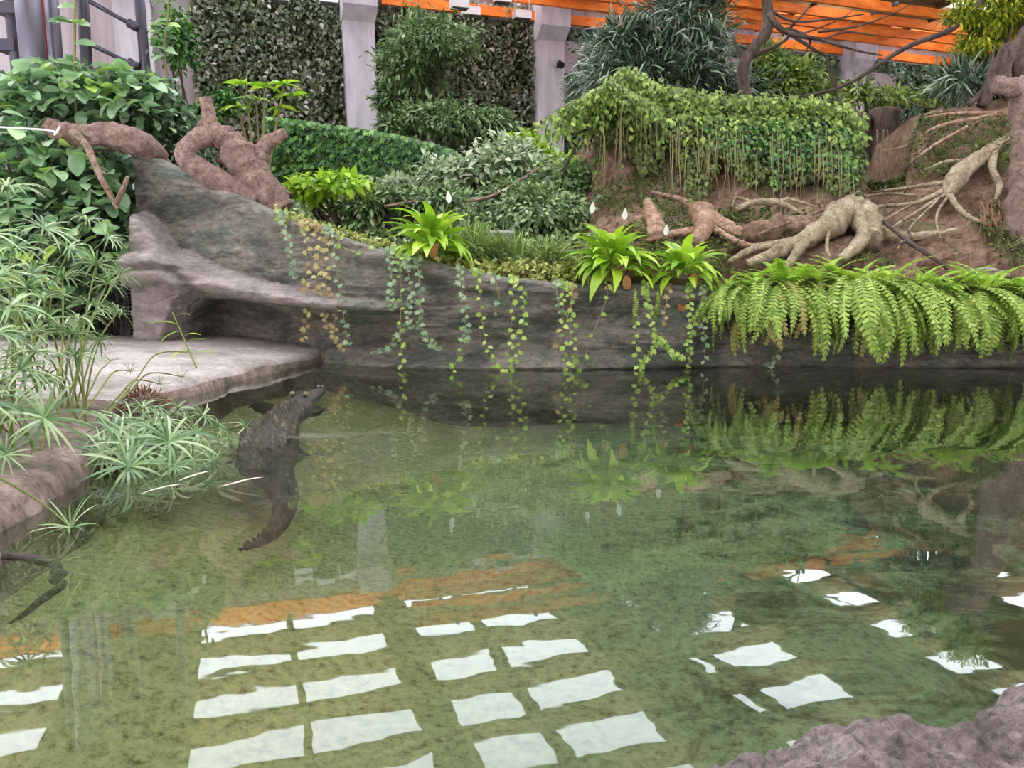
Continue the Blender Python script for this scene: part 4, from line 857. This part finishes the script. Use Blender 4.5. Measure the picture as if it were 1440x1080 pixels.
# ------------------------------------------------------------------ shrubs and trees made of leaf masses
def shrub(name, label, cat, spec, mat, Y, n, size, width=.45, tmpl=T_OVAL, stemmat='bark', stems=5, group=None, down=.3, k=16, tight=.33, base=None, zdepth=.8):
    """spec: list of (x, y, rx, ry) pixel ellipses at depth Y; crown leaves are a mass, stems are real"""
    c0 = P(spec[0][0], spec[0][1], Y); b = Vector((c0.x, c0.y, bed_z(Y) - .02)) if base is None else Vector(base)
    t = empty(name, b, label, cat, group); ppm = FPX / Y; tot = sum(q[2] * q[3] for q in spec)
    PP, DD, NN = [], [], []
    m = MB()
    for (x, y, rx, ry) in spec:
        c = P(x, y, Y); r = (rx / ppm, max(rx, ry) / ppm * zdepth, ry / ppm); ni = int(n * rx * ry / tot)
        p, o = blob_points(ni, c, r, k, tight); PP.append(p); DD.append(o + rvec(ni) * .8 - np.array((0, 0, down))); NN.append(o * .6 + rvec(ni) * .5 + np.array((0, -.2, .9)))
        for q in range(stems):
            e = c + Vector((U(-.6, .6) * r[0], U(-.5, .5) * r[1], U(-.2, .6) * r[2])); s0 = b + Vector((U(-.1, .1), U(-.1, .1), 0))
            m.tube([s0, s0.lerp(e, .5) + Vector((U(-.1, .1), 0, .1 * r[2])), e], [.03, .02, .007], 5, 3)
    PP = np.concatenate(PP); nn = len(PP)
    tag(cloud('crown', PP, np.concatenate(DD), np.concatenate(NN), rng.uniform(.6, 1.3, nn) * size, width, tmpl, mat, t, b), kind='stuff')
    if stems: m.build('stems', stemmat, t, True, b)
    return t
G_MID = 'shrubs on the planted slope'
shrub('variegated_shrub', 'pale variegated shrub below the spotlight pillar', 'shrub', [(700, 235, 75, 42), (660, 250, 40, 30)], 'pale_shrub', 10.5, 2600, .13, .5, group=G_MID)
shrub('green_shrub', 'fresh green shrub at the foot of the spotlight pillar', 'shrub', [(765, 230, 50, 40), (735, 205, 30, 22)], 'lime_shrub', 11.5, 1500, .12, .5, group=G_MID)
shrub('dark_shrub', 'dark dense shrub between the lone lily and the embankment', 'shrub', [(760, 300, 70, 48), (700, 320, 50, 30)], 'shrub', 8.7, 3200, .085, .5, group=G_MID)
shrub('dark_shrub', 'dark shrub with rounded grey leaves low on the embankment foot', 'shrub', [(790, 260, 45, 40), (720, 275, 50, 25)], 'shrub', 9.4, 2200, .095, .6, group=G_MID)
shrub('yellow_shrub', 'yellow-green leafy shrub just behind the sloping wall top', 'shrub', [(475, 262, 55, 20), (430, 270, 30, 18)], 'lime_shrub', 8.6, 700, .13, .5, group=G_MID)
shrub('dull_shrub', 'dull green mixed shrub between the hedge and the lone lily', 'shrub', [(560, 282, 60, 24), (620, 285, 45, 25), (510, 290, 40, 18)], 'shrub', 8.6, 2400, .085, .5, group=G_MID)
shrub('dull_shrub', 'low olive shrub under the ivy hedge', 'shrub', [(620, 245, 45, 25), (570, 265, 45, 18)], 'pale_shrub', 10.8, 1500, .1, .5, group=G_MID)
shrub('grass_tuft', 'tuft of arching dark grass behind the flat wall top', 'grass', [(720, 362, 45, 22), (770, 370, 40, 20)], 'grass', 7.6, 1100, .2, .05, T_BLADE, stems=0, group='grass tufts', down=-.3)
shrub('grass_tuft', 'tuft of pale grass beside the lone lily', 'grass', [(670, 350, 30, 22), (640, 352, 25, 18)], 'grass', 7.5, 700, .18, .05, T_BLADE, stems=0, group='grass tufts', down=-.3)
G_T = 'trees before the living wall'
shrub('feathery_tree', 'tall feathery tree growing before the middle living wall panel', 'tree', [(585, 90, 55, 70), (620, 60, 50, 40), (560, 140, 35, 30)], 'shrub', 18.5, 4200, .2, .3, group=G_T, stems=4)
shrub('feathery_tree', 'low spreading dark tree before the middle living wall panel', 'tree', [(620, 175, 75, 32), (690, 180, 45, 30), (560, 180, 30, 25)], 'shrub', 17.5, 4200, .18, .35, group=G_T, stems=4)
shrub('narrow_leaved_tree', 'dark narrow-leaved tree towering behind the ivy-clad bank', 'tree', [(960, 40, 75, 60), (930, 105, 95, 55), (1020, 130, 70, 40), (870, 60, 40, 35), (975, -20, 60, 40)], 'dark_tree', 13.5, 11000, .26, .11, T_BLADE, group=G_T, stems=5, k=24)
shrub('narrow_leaved_tree', 'smaller narrow-leaved tree beside the spotlight pillar', 'tree', [(850, 85, 40, 40), (830, 120, 35, 30)], 'dark_tree', 15, 1800, .26, .11, T_BLADE, group=G_T, stems=3)
shrub('round_leaved_tree', 'soft green bushy tree behind the bare branches', 'tree', [(1110, 120, 60, 42), (1150, 150, 50, 35), (1075, 90, 30, 40)], 'ivy_lime', 14, 3600, .14, .4, group=G_T, stems=4)
shrub('round_leaved_tree', 'bushy green tree above the gap in the embankment', 'tree', [(1245, 138, 35, 14), (1205, 125, 18, 18), (1310, 138, 30, 14)], 'ivy_lime', 15, 900, .15, .4, group=G_T, stems=3)
shrub('yellow_tree', 'yellow-green tree with hanging sprays above the earth mound', 'tree', [(1400, 30, 60, 40), (1375, 65, 35, 25), (1440, -5, 60, 40), (1350, 20, 25, 30)], 'yellow_tree', 10.5, 6000, .09, .3, T_BLADE, group=G_T, stems=4, down=.8, base=P(1410, 140, 10.4))
shrub('fan_palm', 'grey-green spiky palm on the crest of the earth mound', 'palm', [(1360, 115, 45, 22)], 'dark_tree', 10.4, 500, .28, .1, T_BLADE, stems=0, base=P(1360, 145, 10.2), down=.1)
shrub('vine_bush', 'leaf-covered bush at the corner of living wall and climber', 'shrub', [(265, 175, 45, 30), (300, 150, 35, 25), (245, 60, 22, 60)], 'ivy', 11, 2400, .1, .55, group=G_MID, stems=3)

rb_ = Pw(262, 515, .13)
t = empty('reed_shoot', rb_, 'single yellow-green reed shoot before the buttress of the rock hollow', 'reed')
RL = leaf_mesh('reed_leaf', .3, .03, 'lime_shrub', 'strap', .5, .2, 6)
tube_obj('stem', [Vector((.12, -.1, 0)), Vector((.0, 0, .2)), Vector((-.08, 0, .42))], [.008, .007, .004], 'stem', t, 6, 4)
for k in range(7): put('leaf', RL, t, orient(Vector((.06 - .02 * k, -.03, .08 + .05 * k)), (U(-1, 1), -.4, U(-.5, .9)), (0, -.3, 1), 0, U(.5, .85)))

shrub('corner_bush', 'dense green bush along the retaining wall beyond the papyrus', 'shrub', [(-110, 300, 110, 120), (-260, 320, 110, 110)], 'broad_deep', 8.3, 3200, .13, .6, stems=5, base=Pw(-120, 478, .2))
# ivy hedge on the curved low wall
hx = np.linspace(372, 640, 50); htop = np.interp(hx, [372, 420, 500, 560, 600, 640], [166, 172, 183, 192, 203, 214]); hbot = np.interp(hx, [372, 640], [275, 290]); hY = np.interp(hx, [372, 500, 640], [13.2, 12.8, 11.8])
hw = empty('ivy_hedge', P(500, 270, 12.8), 'curved low wall thickly covered in glossy ivy', 'hedge'); hl = hw.location.copy()
HV = np.array([[tuple(P(x, a + (b - a) * t, Y)) for x, a, b, Y in zip(hx, htop, hbot, hY)] for t in np.linspace(0, 1, 6)])
back = HV[0].copy(); back[:, 1] += .4; HV = np.concatenate([back[None], HV])
np_obj('low_wall', HV.reshape(-1, 3), grid_faces(7, 50), 'bed', hw, True, hl)
n = 7500; i = rng.uniform(0, 49, n); tt2 = rng.uniform(0, 1, n) ** 1.25; X0 = np.interp(i, range(50), hx); pts = np.array([tuple(P(x, np.interp(x, hx, htop) - 4 + (np.interp(x, hx, hbot) - np.interp(x, hx, htop)) * q, np.interp(x, hx, hY) - .05 - U(0, .28))) for x, q in zip(X0, tt2)])
tag(cloud('ivy_leaves', pts, rvec(n) * .5 + np.array((0, -.3, -.9)), rvec(n) * .4 + np.array((0, -1, .5)), rng.uniform(.09, .16, n), .8, T_STAR, 'ivy', hw, hl), kind='stuff')

# ivy draped over the embankment crest
ive = empty('draped_ivy', P(950, 160, 9.9), 'lime-topped ivy draped over the crest of the earth embankment', 'ivy'); il = ive.location.copy()
def crest(x): return float(np.interp(x, EX, EYP[6]))
def ivy_mass(name, n, x0, x1, ylo, yhi, mat, size, out, tm=T_OVAL):
    xs = np.clip(rng.uniform(x0, x1, n) + rng.normal(0, 9, n), 790, 1218); q = []
    for x in xs:
        c = crest(min(x, 1197)); y = c + ylo + (yhi - ylo) * U(0, 1) ** 1.4 * (.75 + .8 * noise.noise(Vector((x * .025, ylo, 0))) + .3 * noise.noise(Vector((x * .11, ylo, 3)))) + 9 * noise.noise(Vector((x * .06, 9, ylo))) - (abs(rng.normal(0, 7)) if ylo < 0 else 0)
        q.append(tuple(P(x, y, emb_Y(min(x, 1197), max(y, c)) - U(.0, out) - .1)))
    tag(cloud(name, np.array(q), rvec(n) * .6 + np.array((0, -.4, -.7)), rvec(n) * .5 + np.array((0, -.6, .8)), rng.uniform(.6, 1.3, n) * size, .6, tm, mat, ive, il), kind='stuff')
ivy_mass('ivy_leaves', 5200, 835, 1205, -14, 36, 'ivy_lime', .085, .35)
ivy_mass('ivy_leaves', 7000, 840, 1205, 15, 120, 'ivy_dull', .075, .25)
ivy_mass('ivy_leaves', 2600, 1000, 1205, 5, 90, 'ivy', .08, .3)
n = 2600; xs = rng.normal(855, 40, n); q = np.array([tuple(P(x, 112 + abs(x - 858) * .55 + abs(rng.normal(0, 22)), 9.3 + U(-.3, .3))) for x in xs])
tag(cloud('ivy_hood', q, rvec(n) * .6 + np.array((0, -.4, -.7)), rvec(n) * .5 + np.array((0, -.5, .9)), rng.uniform(.05, .11, n), .55, T_OVAL, 'ivy_lime', ive, il), kind='stuff')
m = MB()
for i in range(80):
    x = U(845, 1200); y0 = crest(x) + U(20, 60); y1 = y0 + U(40, 110); Y = emb_Y(x, y1) - .28
    m.tube([P(x, y0, Y), P(x + U(-3, 3), (y0 + y1) / 2, Y - .03), P(x + U(-6, 6), y1, Y)], [.0035, .003, .002], 4, 2)
tag(m.build('hanging_stems', 'tan_stem', ive, False, il), kind='stuff')
# moss and weeds over the lower earth
ms = empty('earth_weeds', P(1000, 290, 8.8), 'sparse olive weeds and moss tufts on the reddish earth', 'weeds'); ml = ms.location.copy()
n = 15000; xs = rng.uniform(830, 1440, n); q = []
for x in xs:
    y = U(185, 380) if x < 1200 else U(150, 370); y = max(y, crest(x) + 5); q.append(tuple(P(x, y, emb_Y(x, y) - .1 - U(0, .1))))
q = np.array(q); keep = np.array([noise.noise(Vector(p) * 1.1) > -.05 for p in q]); q = q[keep]; n = len(q)
tag(cloud('weed_leaves', q, rvec(n) + np.array((0, -.4, -.2)), rvec(n) + np.array((0, -.5, .6)), rng.uniform(.03, .1, n), .3, T_OVAL, 'ivy_dull', ms, ml), kind='stuff')
ms['kind'] = 'stuff'

# ground cover on the bed behind the wall top
gc = empty('ground_cover', P(700, 385, 7.2), 'yellow-green creeping ground cover along the wall top', 'ground cover'); gl = gc.location.copy(); gc['kind'] = 'stuff'
n = 5200; xs = rng.uniform(395, 860, n); q = []
for x in xs:
    dy = abs(rng.normal(0, .42)); Y = wall_Y(x) + .1 + dy; z = max(wall_top(x) + .02 - dy * .1, bed_z(Y)) + U(0, .1) - (.08 if dy < .1 else 0); q.append(((x - 720) / FPX * Y, Y, z))
tag(cloud('cover_leaves', np.array(q), rvec(n) + np.array((0, -.7, -.1)), rvec(n) * .6 + np.array((0, -.3, 1)), rng.uniform(.035, .085, n), .7, T_OVAL, 'cover', gc, gl), kind='stuff')
n = 5200; xs = rng.uniform(380, 840, n); q = []
for x in xs:
    Y = wall_Y(x) + U(.4, 3.5); q.append(((x - 720) / FPX * Y, Y, bed_z(Y) + U(0, .18)))
tag(cloud('low_herbs', np.array(q), rvec(n) + np.array((0, -.5, .3)), rvec(n) * .6 + np.array((0, -.3, 1)), rng.uniform(.05, .13, n), .5, T_OVAL, 'shrub', gc, gl), kind='stuff')

# ------------------------------------------------------------------ roots, stumps and bare branches
def EP(x, y, out=.12): return P(x, y, emb_Y(x, y) - out)
def root(name, label, cat, strands, mat, group=None, wob=.35):
    base = EP(*strands[0][0][0][:2]); t = empty(name, base, label, cat, group)
    for i, (pts, rad, nm) in enumerate(strands):
        tube_obj(nm, [EP(p[0], p[1], p[2] if len(p) > 2 else .14) for p in pts], rad, mat, t, 16 if max(rad) > .04 else 6, 9, wob, i * 1.7, base)
root('arched_root', 'large pale arched root with legs reaching to the ferns', 'root', [
    ([(1225, 340, .2), (1222, 312, .3), (1205, 297, .34), (1185, 302, .34), (1165, 318, .32), (1130, 338, .3), (1085, 358, .25), (1050, 372, .2)], [.11, .14, .16, .15, .12, .085, .06, .04], 'main_root'),
    ([(1205, 305, .38), (1215, 330, .38), (1200, 350, .38), (1182, 364, .35)], [.08, .07, .055, .04], 'leg_root'),
    ([(1150, 330, .32), (1105, 342, .28), (1060, 350, .24), (1025, 368, .2)], [.06, .045, .035, .02], 'side_root'),
    ([(1130, 342, .34), (1118, 358, .34), (1105, 378, .3)], [.05, .045, .03], 'leg_root'),
    ([(1230, 325, .25), (1265, 332, .2), (1310, 330, .18), (1345, 322, .15)], [.07, .05, .035, .02], 'side_root'),
    ([(1165, 325, .36), (1163, 350, .36), (1168, 362, .34)], [.02, .018, .012], 'rootlet')], 'root')
root('buttress_root', 'reddish knobbly root spreading over the earth behind the big lilies', 'root', [
    ([(985, 300, .25), (1005, 312, .25), (1035, 325, .22), (1062, 332, .15)], [.12, .09, .06, .03], 'main_root'),
    ([(985, 298, .25), (990, 320, .3), (978, 340, .3)], [.12, .09, .05], 'knob'),
    ([(975, 325, .25), (940, 330, .22), (910, 338, .2)], [.045, .035, .02], 'side_root'),
    ([(975, 290, .2), (950, 278, .18), (915, 270, .15)], [.04, .03, .02], 'side_root'),
    ([(925, 335, .2), (918, 310, .2), (910, 285, .18)], [.08, .09, .05], 'trunk_root'),
    ([(1000, 320, .25), (1050, 345, .2), (1085, 340, .2)], [.04, .03, .015], 'side_root')], 'red_root')
root('mound_root', 'mossy grey root clump on the side of the earth mound', 'root', [
    ([(1440, 180, -.1), (1415, 196, .05), (1385, 216, .16), (1360, 236, .22), (1342, 255, .26), (1332, 275, .25)], [.05, .06, .075, .095, .10, .05], 'main_root'),
    ([(1400, 205, .1), (1395, 235, .18), (1405, 262, .18), (1398, 285, .2)], [.045, .04, .03, .012], 'side_root'),
    ([(1375, 225, .18), (1330, 228, .18), (1300, 240, .16)], [.03, .024, .01], 'side_root'),
    ([(1345, 262, .28), (1318, 300, .26), (1322, 335, .22)], [.02, .016, .008], 'rootlet'),
    ([(1340, 262, .3), (1290, 285, .22), (1240, 290, .2), (1215, 300, .15)], [.04, .028, .02, .01], 'side_root'),
    ([(1340, 255, .3), (1290, 262, .22), (1230, 270, .2)], [.035, .025, .01], 'side_root'),
    ([(1335, 275, .3), (1355, 300, .28), (1378, 312, .25)], [.035, .03, .015], 'side_root'),
    ([(1335, 270, .3), (1270, 310, .25), (1235, 335, .22)], [.022, .016, .008], 'rootlet'),
    ([(1330, 265, .3), (1260, 300, .25), (1225, 325, .22)], [.018, .014, .008], 'rootlet'),
    ([(1290, 275, .3), (1250, 272, .3), (1220, 275, .28), (1205, 268, .2)], [.02, .016, .012, .006], 'rootlet'),
    ([(1320, 280, .28), (1280, 320, .25), (1262, 350, .2)], [.014, .012, .006], 'rootlet')], 'root')
root('crest_root', 'thin rootlets sprawling over the crest of the earth mound', 'root', [
    ([(1440, 150, .15), (1380, 165, .2), (1320, 178, .22), (1275, 205, .2), (1240, 212, .1)], [.03, .026, .022, .016, .008], 'main_root'),
    ([(1420, 160, .15), (1350, 160, .15), (1300, 165, .15)], [.03, .03, .012], 'side_root'),
    ([(1360, 178, .2), (1320, 200, .25), (1290, 222, .25), (1270, 240, .2)], [.02, .018, .014, .006], 'side_root')], 'red_root')
root('ledge_root', 'tangled thin root mat on the shadowed ledge under the ivy', 'root', [
    ([(1035, 295, .2), (1060, 285, .25), (1095, 285, .28), (1125, 300, .25)], [.03, .04, .04, .015], 'main_root'),
    ([(1060, 285, .25), (1035, 278, .2), (1030, 290, .2)], [.02, .02, .01], 'side_root'),
    ([(1095, 285, .3), (1110, 280, .3), (1150, 292, .25)], [.025, .02, .01], 'side_root')], 'root')
root('earth_clod', 'bulging earth shelf jutting out above the arched root', 'clod', [
    ([(1040, 335, .1), (1100, 322, .15), (1160, 318, .15)], [.10, .14, .08], 'clod')], 'soil', wob=.6)
# chain-like rope along the bank
o = tube_obj('knotted_rope', [EP(x, y, .4) for x, y in ((1065, 330), (1110, 312), (1150, 298), (1175, 288), (1210, 268))], .012, 'pale_twig', None, 6, 6, .5); tag(o, 'knotted pale rope sagging across the earth behind the arched root', 'rope')
root('dead_branch', 'fallen dead branch lying across the earth to the ferns', 'branch', [
    ([(1218, 292, .5), (1250, 318, .5), (1285, 345, .48), (1320, 368, .45), (1335, 382, .4)], [.014, .018, .022, .018, .012], 'main_stem'),
    ([(1275, 338, .5), (1250, 352, .45), (1218, 378, .4)], [.012, .01, .006], 'twig'),
    ([(1282, 335, .5), (1274, 318, .5), (1268, 305, .45)], [.012, .01, .006], 'twig'),
    ([(1240, 310, .5), (1245, 285, .5), (1238, 262, .45)], [.01, .008, .005], 'twig'),
    ([(1225, 300, .5), (1215, 275, .45), (1205, 240, .4)], [.009, .007, .004], 'twig')], 'twig')
# hanging root fibres at the mound edge
hr = empty('hanging_root_mat', EP(1400, 300), 'curtain of rusty root fibres hanging from the earth mound', 'roots'); rl = hr.location.copy(); m = MB()
for i in range(150):
    x = U(1378, 1432); y0 = U(280, 310); p0 = EP(x, y0, .25); ln = U(.2, .65)
    m.tube([p0, p0 + Vector((U(-.05, .05), -.06, -ln * .5)), p0 + Vector((U(-.1, .1), -.03, -ln))], [.006, .005, .002], 4, 2)
tag(m.build('root_fibres', 'hanging_root', hr, False, rl), kind='stuff'); hr['kind'] = 'stuff'
# pale trunk at the frame's side and the tree roots on the crest
b0 = P(1450, 380, 7.9); t = empty('leaning_trunk', b0, 'thick grey-pink trunk rising beside the hanging root fibres', 'trunk')
tube_obj('trunk', [b0, P(1448, 290, 7.95), P(1446, 200, 8.0), P(1440, 128, 8.1)], [.26, .2, .14, .13], 'driftwood', t, 18, 10, .35, 2, b0)
tube_obj('cut_end', [P(1450, 120, 8.1), P(1425, 122, 8.0), P(1400, 118, 7.9)], [.1, .09, .07], 'driftwood', t, 18, 10, .25, 3, b0)
b0 = P(1385, 145, 9.9); t = empty('buttressed_trunk', b0, 'brown buttressed tree trunk standing on the earth mound', 'trunk')
for pts, r in (([(1380, 150), (1395, 115), (1415, 80), (1450, 50), (1470, 20)], [.06, .09, .12, .13, .14]), ([(1415, 80), (1412, 110), (1420, 140)], [.1, .07, .05]), ([(1430, 70), (1434, 105), (1445, 140)], [.1, .07, .05]), ([(1412, 90), (1390, 120), (1362, 148)], [.08, .05, .03])):
    tube_obj('buttress', [P(x, y, 9.8) for x, y in pts], r, 'bark', t, 9, 5, .3, r[0] * 40, b0)
# brown stumps in the gap
for (x, y0, y1, r, lb) in ((1208, 160, 285, .16, 'dark brown square-topped stump in the gap, next to the ivy'), (1245, 152, 285, .20, 'rounded dark brown stump in the gap beside the red earth')):
    Y = 11.6; b0 = P(x, y1, Y); t = empty('brown_stump', b0, lb, 'stump', 'brown stumps in the gap')
    tube_obj('trunk', [b0 + Vector((0, 0, -.2)), P(x - 1, (y0 + y1) / 2, Y), P(x, y0 + 12, Y), P(x + 1, y0, Y)], [r * 1.25, r * 1.05, r * 1.1, r * .7], 'bark', t, 12, 5, .25, x, b0)
    m = MB()
    for q in range(3):
        xx = x + U(-12, 12); m.tube([P(xx, y0 + 30, Y - r * 1.15), P(xx + U(-4, 4), y1, Y - r * 1.35)], [.012, .008], 5, 2)
    m.build('bark_strips', 'pale_twig', t, False, b0)
# bare tree with crooked branches against the orange beams
b0 = P(1085, 150, 12); b0.z = bed_z(12) + .2; t = empty('bare_tree', b0, 'leafless tree with crooked grey branches before the orange beams', 'tree'); T2 = lambda x, y, d=0: P(x, y, 12 + d)
tube_obj('trunk', [b0, T2(1050, 140), T2(1045, 95), T2(1062, 65), T2(1078, 45), T2(1080, 15), T2(1075, -20)], [.1, .09, .085, .075, .09, .08, .06], 'bark', t, 9, 5, .3, 1, b0)
for pts, r in (([(1048, 85), (1075, 72), (1100, 60), (1118, 42)], .045), ([(1080, 20), (1105, 45), (1150, 55), (1200, 70), (1240, 78)], .05), ([(1110, 48), (1145, 70), (1165, 85), (1175, 130)], .03), ([(1085, 15), (1115, 30), (1160, 28), (1215, 20)], .025), ([(1150, 45), (1200, 38), (1250, 22), (1290, 0)], .02), ([(1100, 50), (1125, 25), (1140, 5)], .02), ([(1160, 55), (1190, 45), (1230, 50)], .018), ([(1120, 50), (1150, 40), (1185, 25), (1210, 5)], .016), ([(1165, 85), (1175, 110), (1178, 150)], .014), ([(1045, 90), (1038, 70), (1030, 50)], .03), ([(1105, 40), (1130, 48), (1140, 60), (1130, 75)], .03)):
    tube_obj('branch', [T2(x, y, U(-.3, .3)) for x, y in pts], [r, r * .8, r * .55, r * .35, r * .25][:len(pts)], 'twig' if r < .028 else 'bark', t, 6, 5, .3, r * 90, b0)
b0 = P(1400, 150, 10.2); t = empty('long_branch', b0, 'long dark bough sweeping down from the yellow-leaved tree', 'branch')
tube_obj('bough', [P(1385, -5, 10.3), P(1340, 40, 10.4), P(1290, 60, 10.5), P(1255, 78, 10.6), P(1210, 108, 10.8), P(1175, 125, 11), P(1130, 135, 11.2), P(1085, 138, 11.4)], [.04, .036, .032, .03, .027, .024, .018, .008], 'twig', t, 7, 5, .25, 5, b0)
tube_obj('twig', [P(1175, 125, 11), P(1165, 100, 11), P(1162, 75, 11)], [.016, .012, .005], 'twig', t, 5, 4, .2, 6, b0)
tube_obj('twig', [P(1275, 140, 11), P(1295, 150, 10.8), P(1330, 155, 10.5)], [.01, .014, .016], 'twig', t, 5, 4, .2, 6, b0)
o = tube_obj('fallen_pole', [P(540, 290, 8.3), P(600, 281, 8.5), P(660, 282, 8.8), P(700, 272, 9), P(760, 235, 9.2)], [.012, .018, .02, .018, .01], 'pale_twig', None, 7, 4, .2); tag(o, 'long pale bare stick lying across the shrubs', 'stick')
o = tube_obj('bare_twig', [P(780, 265, 9.2), P(805, 215, 9.3), P(822, 185, 9.4)], [.02, .018, .01], 'twig', None, 6, 4, .2); tag(o, 'dark bare twig leaning from the shrubs against the ivy', 'twig')
gb = P(705, 362, 7.85); gb.z = bed_z(7.85)
t = empty('utility_box', gb, 'small pale grey box half hidden in grass beside the lone lily', 'box')
MB().box((0, 0, .08), (.24, .14, .3)).build('housing', 'steel_pale', t); MB().box((0, 0, .24), (.27, .17, .02)).build('lid', 'cable', t)
# rounded stone by the ferns
def rock(name, c, r, mat, label, cat, seed, sub=4, amp=.25):
    import bmesh
    bm = bmesh.new(); bmesh.ops.create_icosphere(bm, subdivisions=sub, radius=1)
    for v in bm.verts:
        d = v.co.copy(); k = 1 + amp * noise.fractal(d * 1.2 + Vector((seed, 0, 0)), .8, 2, 5) + amp * .35 * noise.fractal(d * 4 + Vector((seed, 3, 0)), .8, 2, 4)
        v.co = Vector((d.x * r[0], d.y * r[1], d.z * r[2])) * k
    me = bpy.data.meshes.new(name); bm.to_mesh(me); bm.free(); me.materials.append(MT[mat]); me.polygons.foreach_set('use_smooth', np.ones(len(me.polygons), dtype=bool))
    o = link(bpy.data.objects.new(name, me)); o.location = c
    return tag(o, label, cat)
rock('stone', P(1385, 388, 7.45), (.2, .12, .08), 'boulder', 'small rounded grey stone among the sword ferns', 'stone', 3)
# foreground boulder: a height field inside the outline of its waterline
OUT = [(970, 1105), (1025, 1070), (1075, 1040), (1140, 1016), (1195, 1010), (1240, 1018), (1285, 1034), (1335, 1034), (1375, 1010), (1440, 975), (1520, 930)]
RE = [tuple(Pw(x, y, .04)[:2]) for x, y in OUT]; RP = RE + [(2.6, 1.9), (2.6, .75), (.3, .75)]
gx, gy = np.meshgrid(np.linspace(.1, 2.5, 260), np.linspace(.7, 2.2, 180)); sd = seg_dist(gx, gy, RE); sd = np.where(inside(gx, gy, RP), sd, -sd)
fn = fnoise(gx, gy, 2.5, 5.0); f2 = fnoise(gx, gy, 9, 8.0)
gz = -.9 + .96 * sst(-.1, .04, sd + fn * .015) + .12 * sst(0, .5, sd) + .09 * fn * sst(-.02, .15, sd) + .04 * f2 + .03 * np.abs(fnoise(gx, gy * 2, 5, 2.0))
o = np_obj('foreground_boulder', np.stack([gx, gy, gz], -1).reshape(-1, 3), grid_faces(*gx.shape), 'boulder', None, True); tag(o, 'rough grey-pink boulder at the pond edge, its flank under water', 'boulder')
